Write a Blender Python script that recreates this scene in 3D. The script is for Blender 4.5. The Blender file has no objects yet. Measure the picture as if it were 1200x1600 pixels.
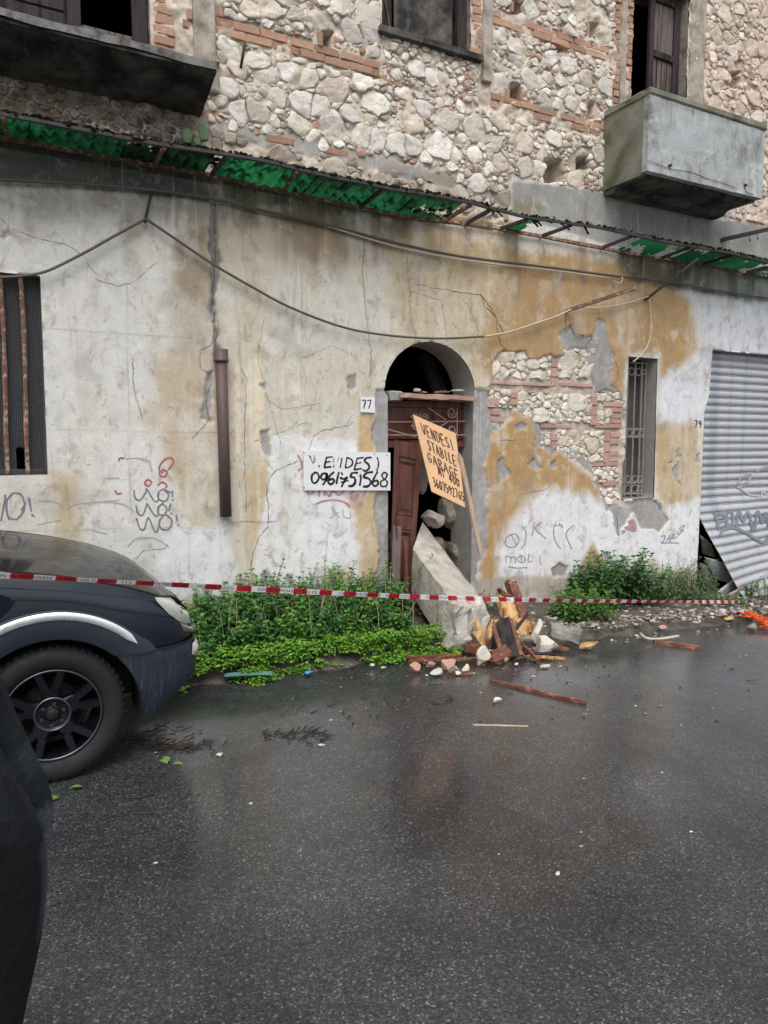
import bpy, math, random
import numpy as np
from mathutils import Vector, Matrix, noise as mnoise
R = math.radians
random.seed(7); np.random.seed(7)
SC = bpy.context.scene
# ------------------------------------------------------------------ camera, sky, sun
CAMZ, YAW, PITCH, FPX, D = 1.75, R(28), R(5.6), 1120.0, 6.25
cd = bpy.data.cameras.new("camera"); cam = bpy.data.objects.new("camera", cd); SC.collection.objects.link(cam)
cam.location = (0, 0, CAMZ); cam.rotation_euler = (R(90) - PITCH, 0, -YAW)
cd.sensor_fit = 'VERTICAL'; cd.sensor_height = 36; cd.sensor_width = 27; cd.lens = 36 * FPX / 1600
cd.clip_start = 0.05; cd.clip_end = 2000
SC.camera = cam
SUN_EL, SUN_AZ = R(58), R(205)          # azimuth from +Y clockwise: behind the camera, to the left
wd = bpy.data.worlds.new("World"); SC.world = wd; wd.use_nodes = True
nt = wd.node_tree; nt.nodes.clear()
sky = nt.nodes.new('ShaderNodeTexSky'); sky.sky_type = 'NISHITA'; sky.sun_disc = False
sky.sun_elevation = SUN_EL; sky.sun_rotation = SUN_AZ; sky.air_density = 1.0; sky.dust_density = 4.0; sky.ozone_density = 1.0
hs = nt.nodes.new('ShaderNodeHueSaturation'); hs.inputs['Saturation'].default_value = 0.34
bg = nt.nodes.new('ShaderNodeBackground'); bg.inputs[1].default_value = 0.15
wo = nt.nodes.new('ShaderNodeOutputWorld')
nt.links.new(sky.outputs[0], hs.inputs['Color']); nt.links.new(hs.outputs[0], bg.inputs[0]); nt.links.new(bg.outputs[0], wo.inputs[0])
sl = bpy.data.lights.new("sun", 'SUN'); sl.energy = 0.8; sl.angle = R(40); sl.color = (1.0, 0.99, 0.975)
so = bpy.data.objects.new("sun", sl); SC.collection.objects.link(so); so.location = (-4, -8, 14)
so.rotation_euler = (R(90) - SUN_EL, 0, -SUN_AZ + math.pi)
SC.view_settings.view_transform = 'Standard'; SC.view_settings.look = 'None'
SC.view_settings.gamma = 1; SC.view_settings.use_curve_mapping = False
SC.view_settings.exposure = 0.43

# ------------------------------------------------------------------ measuring helpers
_F = np.array([math.sin(YAW) * math.cos(PITCH), math.cos(YAW) * math.cos(PITCH), -math.sin(PITCH)])
_R = np.array([math.cos(YAW), -math.sin(YAW), 0]); _U = np.cross(_R, _F); _C = np.array([0, 0, CAMZ])
def _ray(x, y): return _F * FPX + _R * (x - 600) - _U * (y - 800)
def P3(x, y, Y):
    "point of the photograph's ray on the vertical plane at world depth Y"
    d = _ray(x, y); return _C + d * (Y / d[1])
def W(x, y): p = P3(x, y, D); return (p[0], p[2])
def WL_(pts): return [W(x, y) for x, y in pts]
def gz(x):
    x = np.clip(x, -60, 16); s = x - 2.5
    return -0.0275 * (np.sqrt(s * s + 0.25) + s)
def G(x, y):
    d = _ray(x, y); z = 0.0
    for _ in range(8):
        t = (z - CAMZ) / d[2]; p = _C + d * t; z = float(gz(p[0]))
    return np.array([p[0], p[1], z])
def sl_(c):                                    # sRGB 0..255 to linear
    c = np.array(c, float) / 255
    return np.where(c < .04045, c / 12.92, ((c + .055) / 1.055) ** 2.4)

# ------------------------------------------------------------------ vectorised noise
def vnoise(x, y, seed=0):
    xi = np.floor(x).astype(np.int64); yi = np.floor(y).astype(np.int64); fx = x - xi; fy = y - yi
    def h(a, b):
        n = (a * 374761393 + b * 668265263 + seed * 974634777) & 0xffffffff
        n = ((n ^ (n >> 13)) * 1274126177) & 0xffffffff
        n = n ^ (n >> 16)
        return (n & 0xffff) / 65535.0
    ux = fx * fx * (3 - 2 * fx); uy = fy * fy * (3 - 2 * fy)
    return (h(xi, yi) * (1 - ux) + h(xi + 1, yi) * ux) * (1 - uy) + (h(xi, yi + 1) * (1 - ux) + h(xi + 1, yi + 1) * ux) * uy
def fbm(x, y, s, octv=4, seed=0):
    x = np.asarray(x, float); y = np.asarray(y, float)
    t = 0; a = 1; n = 0
    for o in range(octv):
        t = t + a * vnoise(x * s + 17.3 * o, y * s - 9.1 * o, seed + o); n += a; a *= .5; s *= 2.03
    return t / n * 2 - 1
def sstep(a, b, v):
    t = np.clip((v - a) / (b - a), 0, 1); return t * t * (3 - 2 * t)
def sdf(px, pz, poly):
    "signed distance, positive inside"
    poly = np.array(poly, float); n = len(poly)
    d = np.full(px.shape, 1e9); ins = np.zeros(px.shape, bool)
    for i in range(n):
        a = poly[i]; b = poly[(i + 1) % n]; e = b - a
        wx = px - a[0]; wz = pz - a[1]
        t = np.clip((wx * e[0] + wz * e[1]) / max(e @ e, 1e-12), 0, 1)
        d = np.minimum(d, (wx - t * e[0]) ** 2 + (wz - t * e[1]) ** 2)
        c = (a[1] > pz) != (b[1] > pz)
        if abs(e[1]) > 1e-9:
            ins ^= c & (px < (pz - a[1]) / e[1] * e[0] + a[0])
    d = np.sqrt(d); return np.where(ins, d, -d)

# ------------------------------------------------------------------ materials
def mat(name, col=(128, 128, 128), rough=.85, var=.18, scale=6, bump=.25, bscale=60, bdist=.004, spec=.4, attr=False,
        metal=0, rnd=0, coat=0, col2=None, c2scale=3, c2lo=.5, c2hi=.6, stretch=None, transl=0, coatrough=.05, finevar=0, c2k=1.0, flakes=None):
    m = bpy.data.materials.new(name); m.use_nodes = True; t = m.node_tree; t.nodes.clear(); L = t.links.new
    out = t.nodes.new('ShaderNodeOutputMaterial'); b = t.nodes.new('ShaderNodeBsdfPrincipled')
    L(b.outputs[0], out.inputs[0])
    tc = t.nodes.new('ShaderNodeTexCoord'); src = tc.outputs['Object']
    if rnd:
        oi = t.nodes.new('ShaderNodeObjectInfo'); ad = t.nodes.new('ShaderNodeVectorMath'); ad.operation = 'MULTIPLY_ADD'
        cb = t.nodes.new('ShaderNodeCombineXYZ'); L(oi.outputs['Random'], cb.inputs[0]); L(oi.outputs['Random'], cb.inputs[2])
        L(cb.outputs[0], ad.inputs[0]); ad.inputs[1].default_value = (37, 11, 23); L(src, ad.inputs[2]); src = ad.outputs[0]
    if stretch:
        mp = t.nodes.new('ShaderNodeMapping'); mp.inputs['Scale'].default_value = stretch; L(src, mp.inputs[0]); src = mp.outputs[0]
    def noise(s, d=5, r=.6):
        n = t.nodes.new('ShaderNodeTexNoise'); n.inputs['Scale'].default_value = s; n.inputs['Detail'].default_value = d
        n.inputs['Roughness'].default_value = r; L(src, n.inputs['Vector']); return n.outputs[0]
    def rng(v, a, b_, lo=.3, hi=.7):
        n = t.nodes.new('ShaderNodeMapRange'); n.inputs[1].default_value = lo; n.inputs[2].default_value = hi
        n.inputs[3].default_value = a; n.inputs[4].default_value = b_; L(v, n.inputs[0]); return n.outputs[0]
    def mix(f, a, b_, mode='MIX'):
        n = t.nodes.new('ShaderNodeMix'); n.data_type = 'RGBA'; n.blend_type = mode
        if isinstance(f, float) or isinstance(f, int): n.inputs[0].default_value = f
        else: L(f, n.inputs[0])
        for i, v in ((6, a), (7, b_)):
            if isinstance(v, tuple): n.inputs[i].default_value = v
            else: L(v, n.inputs[i])
        return n.outputs[2]
    if attr:
        at = t.nodes.new('ShaderNodeAttribute'); at.attribute_name = 'Col'; c = at.outputs['Color']
    else:
        rg = t.nodes.new('ShaderNodeRGB'); rg.outputs[0].default_value = (*sl_(col), 1); c = rg.outputs[0]
    if col2 is not None:
        c = mix(rng(noise(c2scale, 6, .65), 0, c2k, c2lo, c2hi), c, (*sl_(col2), 1))
    for fc, fs, flo, fhi, fk, fst in (flakes or ()):
        n = t.nodes.new('ShaderNodeTexNoise'); n.inputs['Scale'].default_value = fs; n.inputs['Detail'].default_value = 8; n.inputs['Roughness'].default_value = .68; n.inputs['Distortion'].default_value = .6
        mp = t.nodes.new('ShaderNodeMapping'); mp.inputs['Scale'].default_value = fst; mp.inputs['Location'].default_value = (fs * 3.1, fk * 7, fs); L(src, mp.inputs[0]); L(mp.outputs[0], n.inputs['Vector'])
        c = mix(rng(n.outputs[0], 0, fk, flo, fhi), c, (*sl_(fc), 1))
    v = rng(noise(scale, 6, .65), 1 - var, 1 + var)
    if finevar:
        mm = t.nodes.new('ShaderNodeMath'); mm.operation = 'MULTIPLY'; L(v, mm.inputs[0]); L(rng(noise(scale * 14, 3, .7), 1 - finevar, 1 + finevar), mm.inputs[1]); v = mm.outputs[0]
    if rnd:
        mm = t.nodes.new('ShaderNodeMath'); mm.operation = 'MULTIPLY'; L(v, mm.inputs[0]); L(rng(oi.outputs['Random'], 1 - rnd, 1 + rnd, 0, 1), mm.inputs[1]); v = mm.outputs[0]
    cb2 = t.nodes.new('ShaderNodeCombineColor'); [L(v, cb2.inputs[i]) for i in range(3)]
    c = mix(1.0, c, cb2.outputs[0], 'MULTIPLY')
    L(c, b.inputs['Base Color'])
    b.inputs['Metallic'].default_value = metal; b.inputs['Specular IOR Level'].default_value = spec
    b.inputs['Coat Weight'].default_value = coat; b.inputs['Coat Roughness'].default_value = coatrough
    L(rng(noise(scale * 2.3), max(0, rough - .12), min(1, rough + .12)), b.inputs['Roughness'])
    if bump:
        bp = t.nodes.new('ShaderNodeBump'); bp.inputs['Strength'].default_value = bump; bp.inputs['Distance'].default_value = bdist
        L(noise(bscale, 6, .7), bp.inputs['Height']); L(bp.outputs[0], b.inputs['Normal'])
    if transl:
        tr = t.nodes.new('ShaderNodeBsdfTranslucent'); L(c, tr.inputs[0]); ms = t.nodes.new('ShaderNodeMixShader')
        ms.inputs[0].default_value = transl; L(b.outputs[0], ms.inputs[1]); L(tr.outputs[0], ms.inputs[2]); L(ms.outputs[0], out.inputs[0])
    return m
M = {}
M['wall'] = mat('weathered_plaster', attr=True, rough=.9, var=.10, scale=7, finevar=.12, bump=.5, bscale=42, bdist=.008, spec=.25, flakes=(((236, 234, 230), 6.5, .56, .68, .28, (1, 1, .8)), ((150, 134, 116), 7.5, .54, .64, .48, (1, 1, .7)), ((126, 118, 108), 13, .60, .66, .42, (1, 1, 1)), ((110, 100, 90), 3.2, .57, .70, .40, (3.2, 1, .35)), ((238, 234, 226), 4.2, .60, .68, .26, (5, 1, .22))))
M['stone'] = mat('rubble_stone', attr=True, rough=.92, var=.13, scale=9, finevar=.14, bump=.9, bscale=34, bdist=.014, spec=.2, col2=(132, 124, 112), c2scale=16, c2lo=.58, c2hi=.72)
M['brick'] = mat('clay_brick', (200, 152, 124), rough=.95, var=.20, scale=14, bump=.9, bscale=60, bdist=.010, spec=.15, rnd=.20, col2=(188, 172, 156), c2scale=9, c2lo=.46, c2hi=.62, finevar=.12)
M['tile'] = mat('terracotta_tile', (182, 146, 134), rough=.9, var=.14, scale=14, bump=.5, bscale=60, spec=.2, rnd=.10, col2=(178, 158, 146), c2scale=10, c2lo=.54, c2hi=.7)
M['mortar'] = mat('grey_mortar', (156, 153, 148), rough=.95, var=.16, scale=8, bump=.7, bscale=50, bdist=.008, spec=.2, finevar=.1)
M['concrete'] = mat('old_concrete', (172, 175, 176), rough=.92, var=.14, scale=6, bump=.7, bscale=45, bdist=.008, spec=.25, finevar=.14, col2=(126, 128, 124), c2scale=2.8, c2lo=.48, c2hi=.68, flakes=(((84, 84, 76), 3.0, .54, .66, .5, (2.6, 2.6, .35)), ((206, 208, 208), 4, .56, .64, .4, (1, 1, 1)), ((96, 98, 84), 9, .6, .68, .5, (1, 1, .6))))
M['beamconcrete'] = mat('fallen_beam_concrete', (188, 182, 172), rough=.95, var=.16, scale=7, bump=1, bscale=30, bdist=.014, spec=.2, finevar=.16, col2=(150, 140, 128), c2scale=5, c2lo=.5, c2hi=.7)
M['mossconcrete'] = mat('mossy_concrete', (136, 136, 124), rough=.95, var=.25, scale=7, bump=.7, bscale=45, spec=.2, col2=(84, 88, 62), c2scale=3.6, c2lo=.42, c2hi=.64)
M['darkconcrete'] = mat('dark_stained_concrete', (104, 101, 96), rough=.95, var=.35, scale=5, bump=.7, bscale=45, bdist=.01, spec=.2, col2=(52, 51, 50), c2scale=3, c2lo=.40, c2hi=.60, finevar=.2, flakes=(((128, 124, 116), 5, .58, .68, .5, (3, 1, .6)),))  # dark mottled concrete of slab undersides, sill and window panel
M['pane'] = mat('dusty_window_board', (84, 80, 78), rough=.7, var=.25, scale=8, bump=.3)
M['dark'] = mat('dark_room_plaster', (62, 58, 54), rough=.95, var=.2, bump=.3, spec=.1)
M['crack'] = mat('crack_shade_dirt', (104, 94, 84), rough=1, var=.3, bump=0, spec=.05)  # dark strip colour stands in for shade and dirt inside the cracks
M['wood'] = mat('brown_varnished_wood', (106, 60, 50), rough=.45, var=.3, scale=5, bump=.3, bscale=30, stretch=(6, 6, .7), spec=.45, col2=(48, 26, 22), c2scale=2, c2lo=.5, c2hi=.66)
M['oldwood'] = mat('grey_weathered_wood', (112, 100, 96), rough=.85, var=.3, scale=5, bump=.5, bscale=30, stretch=(8, 8, .6), spec=.2, col2=(70, 60, 58), c2scale=3)
M['darkwood'] = mat('dark_rotten_wood', (62, 54, 54), rough=.85, var=.35, scale=5, bump=.6, bscale=30, stretch=(8, 8, .6), spec=.25, col2=(36, 30, 30), c2scale=2)
M['palewood'] = mat('pale_split_wood', (222, 184, 132), rough=.7, var=.25, scale=6, bump=.9, bscale=26, bdist=.012, stretch=(7, 7, .7), spec=.3, col2=(150, 96, 58), c2scale=3, c2lo=.46, c2hi=.62, finevar=.12)
M['redwood'] = mat('wet_reddish_wood', (112, 70, 54), rough=.5, var=.35, scale=6, bump=.6, bscale=30, stretch=(1.5, 7, 7), spec=.4, col2=(176, 130, 100), c2scale=4, c2lo=.54, c2hi=.68)
M['stakewood'] = mat('stake_wood', (190, 168, 146), rough=.8, var=.2, scale=6, bump=.4, bscale=30, stretch=(8, 8, .7), spec=.2)
M['rust'] = mat('rusty_iron', (116, 88, 74), rough=.9, var=.35, scale=20, bump=.6, bscale=90, spec=.3, col2=(170, 150, 134), c2scale=25, c2lo=.5, c2hi=.62)
M['iron'] = mat('dark_iron', (60, 56, 55), rough=.7, var=.25, scale=20, bump=.4, bscale=90, spec=.4)
M['grille'] = mat('grey_grille_iron', (136, 130, 127), rough=.75, var=.25, scale=20, bump=.3, bscale=90, spec=.4)
M['pencil'] = mat('thin_grey_scrawl', (146, 148, 154), rough=.8, var=.2, scale=40, bump=0)
M['scroll'] = mat('painted_iron_scrolls', (158, 132, 122), rough=.75, var=.2, scale=20, bump=.2, spec=.3)
M['pipe'] = mat('brown_plastic_pipe', (90, 74, 72), rough=.5, var=.08, scale=5, bump=.1, spec=.4)
M['cable'] = mat('grey_cable_sheath', (92, 88, 82), rough=.6, var=.12, bump=0)
M['cablepale'] = mat('pale_cable_sheath', (190, 178, 158), rough=.6, var=.12, bump=0)
M['mesh'] = mat('black_wire_mesh', (96, 96, 98), rough=.7, var=.1, bump=0)
M['board'] = mat('white_sign_board', (226, 226, 228), rough=.55, var=.05, scale=4, bump=.1, spec=.35)
M['oboard'] = mat('orange_plywood_board', (230, 186, 144), rough=.65, var=.1, scale=5, bump=.2, spec=.3, stretch=(1, 1, .5), col2=(232, 186, 146), c2scale=5)
M['ink'] = mat('black_brush_paint', (34, 34, 42), rough=.5, var=.25, scale=30, bump=.1, spec=.4)
M['inkbrown'] = mat('worn_brown_lettering', (86, 68, 52), rough=.7, var=.3, scale=40, bump=0)
M['inkfade'] = mat('faded_brush_paint', (140, 140, 146), rough=.7, var=.3, scale=60, bump=0)
M['spray'] = mat('grey_spray_paint', (116, 122, 132), rough=.8, var=.25, scale=40, bump=0)
M['sprayfaint'] = mat('faint_grey_spray_paint', (166, 166, 170), rough=.85, var=.15, scale=40, bump=0)
M['sprayred'] = mat('red_spray_paint', (168, 92, 100), rough=.8, var=.25, scale=30, bump=0)
M['spraypink'] = mat('faded_pink_spray_paint', (176, 138, 142), rough=.8, var=.25, scale=30, bump=0)
M['shutter'] = mat('galvanised_shutter', (189, 191, 194), rough=.5, var=.07, scale=4, bump=.12, bscale=20, spec=.5, metal=.25, col2=(162, 168, 176), c2scale=2, flakes=(((140, 138, 134), 3, .55, .68, .45, (2.5, 1, .4)), ((150, 120, 96), 14, .66, .72, .4, (1, 1, 1))))
M['slabedge'] = mat('lit_weathered_slab_edge', (122, 122, 120), rough=.95, var=.25, scale=9, bump=.8, bscale=40, bdist=.01, spec=.2, finevar=.2, col2=(70, 70, 68), c2scale=7, c2lo=.48, c2hi=.62)  # lighter than the slab underside; light on the front edge put into colour
M['canopy'] = mat('green_fibreglass', attr=True, rough=.55, var=.10, scale=8, bump=.08, spec=.4, transl=.65)
M['moss'] = mat('black_moss', (34, 34, 28), rough=1, var=.5, scale=20, bump=.5, spec=.1, col2=(52, 64, 34), c2scale=8, c2lo=.5, c2hi=.62)
M['leaf'] = mat('weed_leaf', attr=True, rough=.5, var=.18, scale=14, bump=.2, spec=.4, transl=.25)
M['stem'] = mat('weed_stem', (86, 104, 56), rough=.7, var=.2, bump=0)
M['soil'] = mat('dirt_verge', (92, 86, 78), rough=.85, var=.3, scale=9, bump=.9, bscale=40, bdist=.02, spec=.3, col2=(66, 66, 54), c2scale=3, finevar=.25)
M['gravel'] = mat('grit', attr=True, rough=.8, var=.15, scale=30, bump=.4, bscale=60)
M['pilaster'] = mat('stained_stucco', (178, 168, 156), rough=.95, var=.2, scale=7, bump=.8, bscale=40, bdist=.01, spec=.2, finevar=.15, col2=(128, 118, 108), c2scale=5, c2lo=.46, c2hi=.66)
M['white'] = mat('white_plaster_chunk', (212, 204, 190), rough=.9, var=.1, scale=12, bump=.8, bscale=30, bdist=.01, spec=.2, col2=(190, 180, 164), c2scale=10, c2lo=.52, c2hi=.7)
M['rubblegrey'] = mat('grey_rubble', (150, 140, 128), rough=.95, var=.2, scale=10, bump=.8, bscale=30, bdist=.012, spec=.2, col2=(108, 98, 90), c2scale=6)
M['log'] = mat('grey_bark', (150, 146, 140), rough=.9, var=.35, scale=10, bump=1, bscale=24, bdist=.012, spec=.25, stretch=(1, 5, 5))
M['pinkbrick'] = mat('pink_brick', (186, 146, 130), rough=.9, var=.14, scale=12, bump=.6, bscale=50, spec=.2)
M['paint'] = mat('navy_car_paint', (20, 29, 40), rough=.3, var=.06, scale=3, bump=0, spec=.05, coat=1.0, coatrough=.03)
M['bonnet'] = mat('wet_bonnet_paint', (14, 18, 24), rough=.35, var=.1, scale=4, bump=.10, bscale=120, bdist=.002, spec=.03, coat=.42, coatrough=.09)
M['bumper'] = mat('wet_navy_plastic', (32, 38, 50), rough=.42, var=.3, scale=7, bump=.15, bscale=30, spec=.5, stretch=(9, 9, 1.1), col2=(58, 66, 84), c2scale=6, c2lo=.54, c2hi=.66)
M['trim'] = mat('grey_arch_plastic', (38, 44, 54), rough=.34, var=.08, bump=0, spec=.4)
M['chrome'] = mat('polished_chrome', (250, 250, 250), rough=.34, var=.02, bump=0, metal=1)
M['tyre'] = mat('tyre_rubber', (30, 31, 34), rough=.72, var=.2, scale=12, bump=.25, bscale=40, spec=.35)
M['rim'] = mat('gunmetal_rim', (40, 42, 48), rough=.28, var=.08, bump=0, metal=.8)
M['rimlip'] = mat('dark_rim_lip', (92, 95, 100), rough=.3, var=.05, bump=0, metal=1)
M['black'] = mat('black_plastic', (18, 18, 20), rough=.7, var=.1, bump=0)
M['lens'] = mat('clouded_headlight_lens', (206, 204, 196), rough=.18, var=.06, scale=8, bump=.1, bscale=60, spec=.6, coat=1)
M['lens2'] = mat('smoked_headlight_lens', (120, 116, 112), rough=.15, var=.06, scale=8, bump=0, spec=.6, coat=1)
M['glass'] = mat('dark_car_glass', (14, 18, 20), rough=.06, var=.02, bump=0, spec=.7)
M['tape'] = mat('barrier_tape_film', attr=True, rough=.4, var=.04, bump=.1, spec=.4, transl=.2)
M['tapeink'] = mat('tape_print', (26, 18, 20), rough=.6, var=.05, bump=0)
M['cloth'] = mat('work_clothes', attr=True, rough=.85, var=.35, scale=7, bump=.9, bscale=14, bdist=.02, spec=.25)
M['hair'] = mat('dark_hair', (30, 24, 20), rough=.6, var=.3, scale=40, bump=.5, bscale=80)
M['cactus'] = mat('prickly_pear_pad', (112, 136, 98), rough=.6, var=.15, scale=12, bump=.3)
M['orange'] = mat('orange_plastic_net', (214, 88, 36), rough=.6, var=.2, scale=10, bump=.4)
M['teal'] = mat('teal_plastic_strip', (92, 138, 126), rough=.5, var=.12, bump=.2)
M['blue'] = mat('blue_wrapper', (70, 130, 190), rough=.45, var=.15, bump=.3)
M['paper'] = mat('wet_white_wrapper', (190, 190, 186), rough=.5, var=.1, bump=.4)
M['cyanbag'] = mat('pale_turquoise_bag', (126, 168, 158), rough=.5, var=.15, bump=.4)
M['twig'] = mat('wet_twig', (52, 42, 36), rough=.6, var=.3, scale=20, bump=.3)
def road_material():
    m = bpy.data.materials.new('wet_asphalt'); m.use_nodes = True; t = m.node_tree; t.nodes.clear(); L = t.links.new
    out = t.nodes.new('ShaderNodeOutputMaterial'); b = t.nodes.new('ShaderNodeBsdfPrincipled'); L(b.outputs[0], out.inputs[0])
    tc = t.nodes.new('ShaderNodeTexCoord')
    def N(kind, **kw):
        n = t.nodes.new(kind)
        for k, v in kw.items(): n.inputs[k.replace('_', ' ')].default_value = v
        return n
    def rng(v, lo, hi, a, c):
        n = t.nodes.new('ShaderNodeMapRange'); [setattr(n.inputs[i + 1], 'default_value', q) for i, q in enumerate((lo, hi, a, c))]; L(v, n.inputs[0]); return n.outputs[0]
    vo = N('ShaderNodeTexVoronoi', Scale=140.0, Randomness=1.0); L(tc.outputs['Object'], vo.inputs['Vector'])
    v2 = N('ShaderNodeTexVoronoi', Scale=260.0, Randomness=1.0); L(tc.outputs['Object'], v2.inputs['Vector'])
    patch = N('ShaderNodeTexNoise', Scale=.55, Detail=5.0, Roughness=.6); L(tc.outputs['Object'], patch.inputs['Vector'])
    mid = N('ShaderNodeTexNoise', Scale=7.0, Detail=6.0, Roughness=.7); L(tc.outputs['Object'], mid.inputs['Vector'])
    big = N('ShaderNodeTexNoise', Scale=1.3, Detail=7.0, Roughness=.68); L(tc.outputs['Object'], big.inputs['Vector'])
    sp = t.nodes.new('ShaderNodeSeparateColor'); L(vo.outputs['Color'], sp.inputs[0])
    ramp = t.nodes.new('ShaderNodeValToRGB'); e = ramp.color_ramp.elements
    e[0].position = 0; e[0].color = (.016, .017, .019, 1); e[1].position = 1; e[1].color = (.17, .17, .167, 1)
    q = ramp.color_ramp.elements.new(.62); q.color = (.040, .041, .043, 1); q = ramp.color_ramp.elements.new(.93); q.color = (.070, .071, .072, 1)
    L(sp.outputs[0], ramp.inputs[0])
    mx = t.nodes.new('ShaderNodeMix'); mx.data_type = 'RGBA'; mx.blend_type = 'MULTIPLY'; mx.inputs[0].default_value = 1
    cb = t.nodes.new('ShaderNodeCombineColor'); mv = rng(big.outputs[0], .35, .65, .62, 1.35); [L(mv, cb.inputs[i]) for i in range(3)]
    L(ramp.outputs[0], mx.inputs[6]); L(cb.outputs[0], mx.inputs[7]); L(mx.outputs[2], b.inputs['Base Color'])
    L(rng(mid.outputs[0], .3, .7, .36, .5), b.inputs['Roughness'])
    b.inputs['Specular IOR Level'].default_value = .25
    hgt = t.nodes.new('ShaderNodeMath'); hgt.operation = 'MULTIPLY_ADD'; L(vo.outputs['Distance'], hgt.inputs[0]); hgt.inputs[1].default_value = -1.0
    L(rng(v2.outputs['Distance'], 0, 1, 0, -.5), hgt.inputs[2])
    bp = t.nodes.new('ShaderNodeBump'); bp.inputs['Distance'].default_value = .006; bp.inputs['Strength'].default_value = .55
    L(hgt.outputs[0], bp.inputs['Height'])
    b2 = t.nodes.new('ShaderNodeBump'); b2.inputs['Distance'].default_value = .01; b2.inputs['Strength'].default_value = .12
    L(mid.outputs[0], b2.inputs['Height']); L(bp.outputs[0], b2.inputs['Normal']); L(b2.outputs[0], b.inputs['Normal'])
    # film of rain water: deeper in the hollows, broken by the coarse grit elsewhere
    L(rng(patch.outputs[0], .34, .62, 1.0, .9), b.inputs['Coat Weight']); L(rng(patch.outputs[0], .34, .62, .11, .24), b.inputs['Coat Roughness'])
    b3 = t.nodes.new('ShaderNodeBump'); b3.inputs['Distance'].default_value = .004; L(rng(patch.outputs[0], .34, .62, .02, .09), b3.inputs['Strength'])
    L(hgt.outputs[0], b3.inputs['Height']); L(b3.outputs[0], b.inputs['Coat Normal']); b.inputs['Coat IOR'].default_value = 1.5
    return m
M['road'] = road_material()

# ------------------------------------------------------------------ object helpers
WLOC = {}
COL = SC.collection
def empty(name, loc):
    o = bpy.data.objects.new(name, None); COL.objects.link(o); o.location = loc; o.empty_display_size = .2
    WLOC[o.name] = np.array(loc, float); return o
def newmesh(name, v, f, m, smooth=False, cols=None):
    me = bpy.data.meshes.new(name)
    v = np.asarray(v, np.float32)
    if isinstance(f, np.ndarray) and f.ndim == 2:
        k = f.shape[1]; me.vertices.add(len(v)); me.vertices.foreach_set('co', v.ravel())
        me.loops.add(f.size); me.loops.foreach_set('vertex_index', f.astype(np.int32).ravel())
        me.polygons.add(len(f)); me.polygons.foreach_set('loop_start', np.arange(0, f.size, k, dtype=np.int32))
        me.update(calc_edges=True)
    else:
        me.from_pydata([tuple(map(float, p)) for p in v], [], [tuple(map(int, q)) for q in f]); me.update()
    if m is not None: me.materials.append(m)
    if smooth: me.polygons.foreach_set('use_smooth', np.ones(len(me.polygons), bool))
    if cols is not None:
        c = np.asarray(cols, np.float32); c = np.concatenate([c, np.ones((len(c), 1), np.float32)], 1)
        a = me.color_attributes.new('Col', 'FLOAT_COLOR', 'POINT'); a.data.foreach_set('color', c.ravel())
    return me
def obj(name, vf, m, parent=None, smooth=False, cols=None, origin=None, label=None, cat=None, group=None, kind=None):
    v, f = vf; v = np.asarray(v, float)
    if origin is None:
        lo, hi = v.min(0), v.max(0); origin = (lo + hi) / 2
        if parent is None: origin[2] = lo[2]
    origin = np.array(origin, float)
    me = newmesh(name, v - origin, f, m, smooth, cols)
    o = bpy.data.objects.new(name, me); COL.objects.link(o)
    if parent is not None:
        o.parent = parent; o.location = origin - WLOC[parent.name]
    else: o.location = origin
    WLOC[o.name] = origin
    return tag(o, label, cat, group, kind)
def tag(o, label=None, cat=None, group=None, kind=None):
    for k, q in (('label', label), ('category', cat), ('group', group), ('kind', kind)):
        if q: o[k] = q
    return o
class MB:
    def __init__(s): s.v = []; s.f = []; s.c = []
    def add(s, v, f, c=None):
        n = len(s.v); s.v += [tuple(p) for p in v]; s.f += [tuple(i + n for i in q) for q in f]
        if c is not None: s.c += [tuple(c)] * len(v) if np.ndim(c) == 1 else [tuple(q) for q in c]
        return s
    @property
    def vf(s): return (s.v, s.f)
def box(x0, x1, y0, y1, z0, z1):
    v = [(x, y, z) for x in (x0, x1) for y in (y0, y1) for z in (z0, z1)]
    f = [(0, 1, 3, 2), (4, 6, 7, 5), (0, 4, 5, 1), (2, 3, 7, 6), (0, 2, 6, 4), (1, 5, 7, 3)]
    return v, f
def bevbox(x0, x1, y0, y1, z0, z1, b=.006, jit=0):
    "box with chamfered edges (24 verts)"
    v = []; idx = {}
    X = (x0, x1); Y = (y0, y1); Z = (z0, z1); sg = (1, -1)
    for i in (0, 1):
        for j in (0, 1):
            for k in (0, 1):
                for ax in range(3):
                    p = [X[i] + sg[i] * b, Y[j] + sg[j] * b, Z[k] + sg[k] * b]
                    p[ax] = (X[i], Y[j], Z[k])[ax]
                    if jit: p = [q + random.uniform(-jit, jit) for q in p]
                    idx[i, j, k, ax] = len(v); v.append(p)
    f = []
    for ax in range(3):
        o1, o2 = [a for a in range(3) if a != ax]
        for s in (0, 1):
            q = []
            for a, c in ((0, 0), (1, 0), (1, 1), (0, 1)):
                t = [0, 0, 0]; t[ax] = s; t[o1] = a; t[o2] = c; q.append(idx[(*t, ax)])
            f.append(q)
    for ax in range(3):
        o1, o2 = [a for a in range(3) if a != ax]
        for a in (0, 1):
            for c in (0, 1):
                t = [0, 0, 0]; t[o1] = a; t[o2] = c; u = list(t); u[ax] = 1
                f.append([idx[(*t, o1)], idx[(*u, o1)], idx[(*u, o2)], idx[(*t, o2)]])
    for i in (0, 1):
        for j in (0, 1):
            for k in (0, 1): f.append([idx[i, j, k, 0], idx[i, j, k, 1], idx[i, j, k, 2]])
    return v, f
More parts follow.
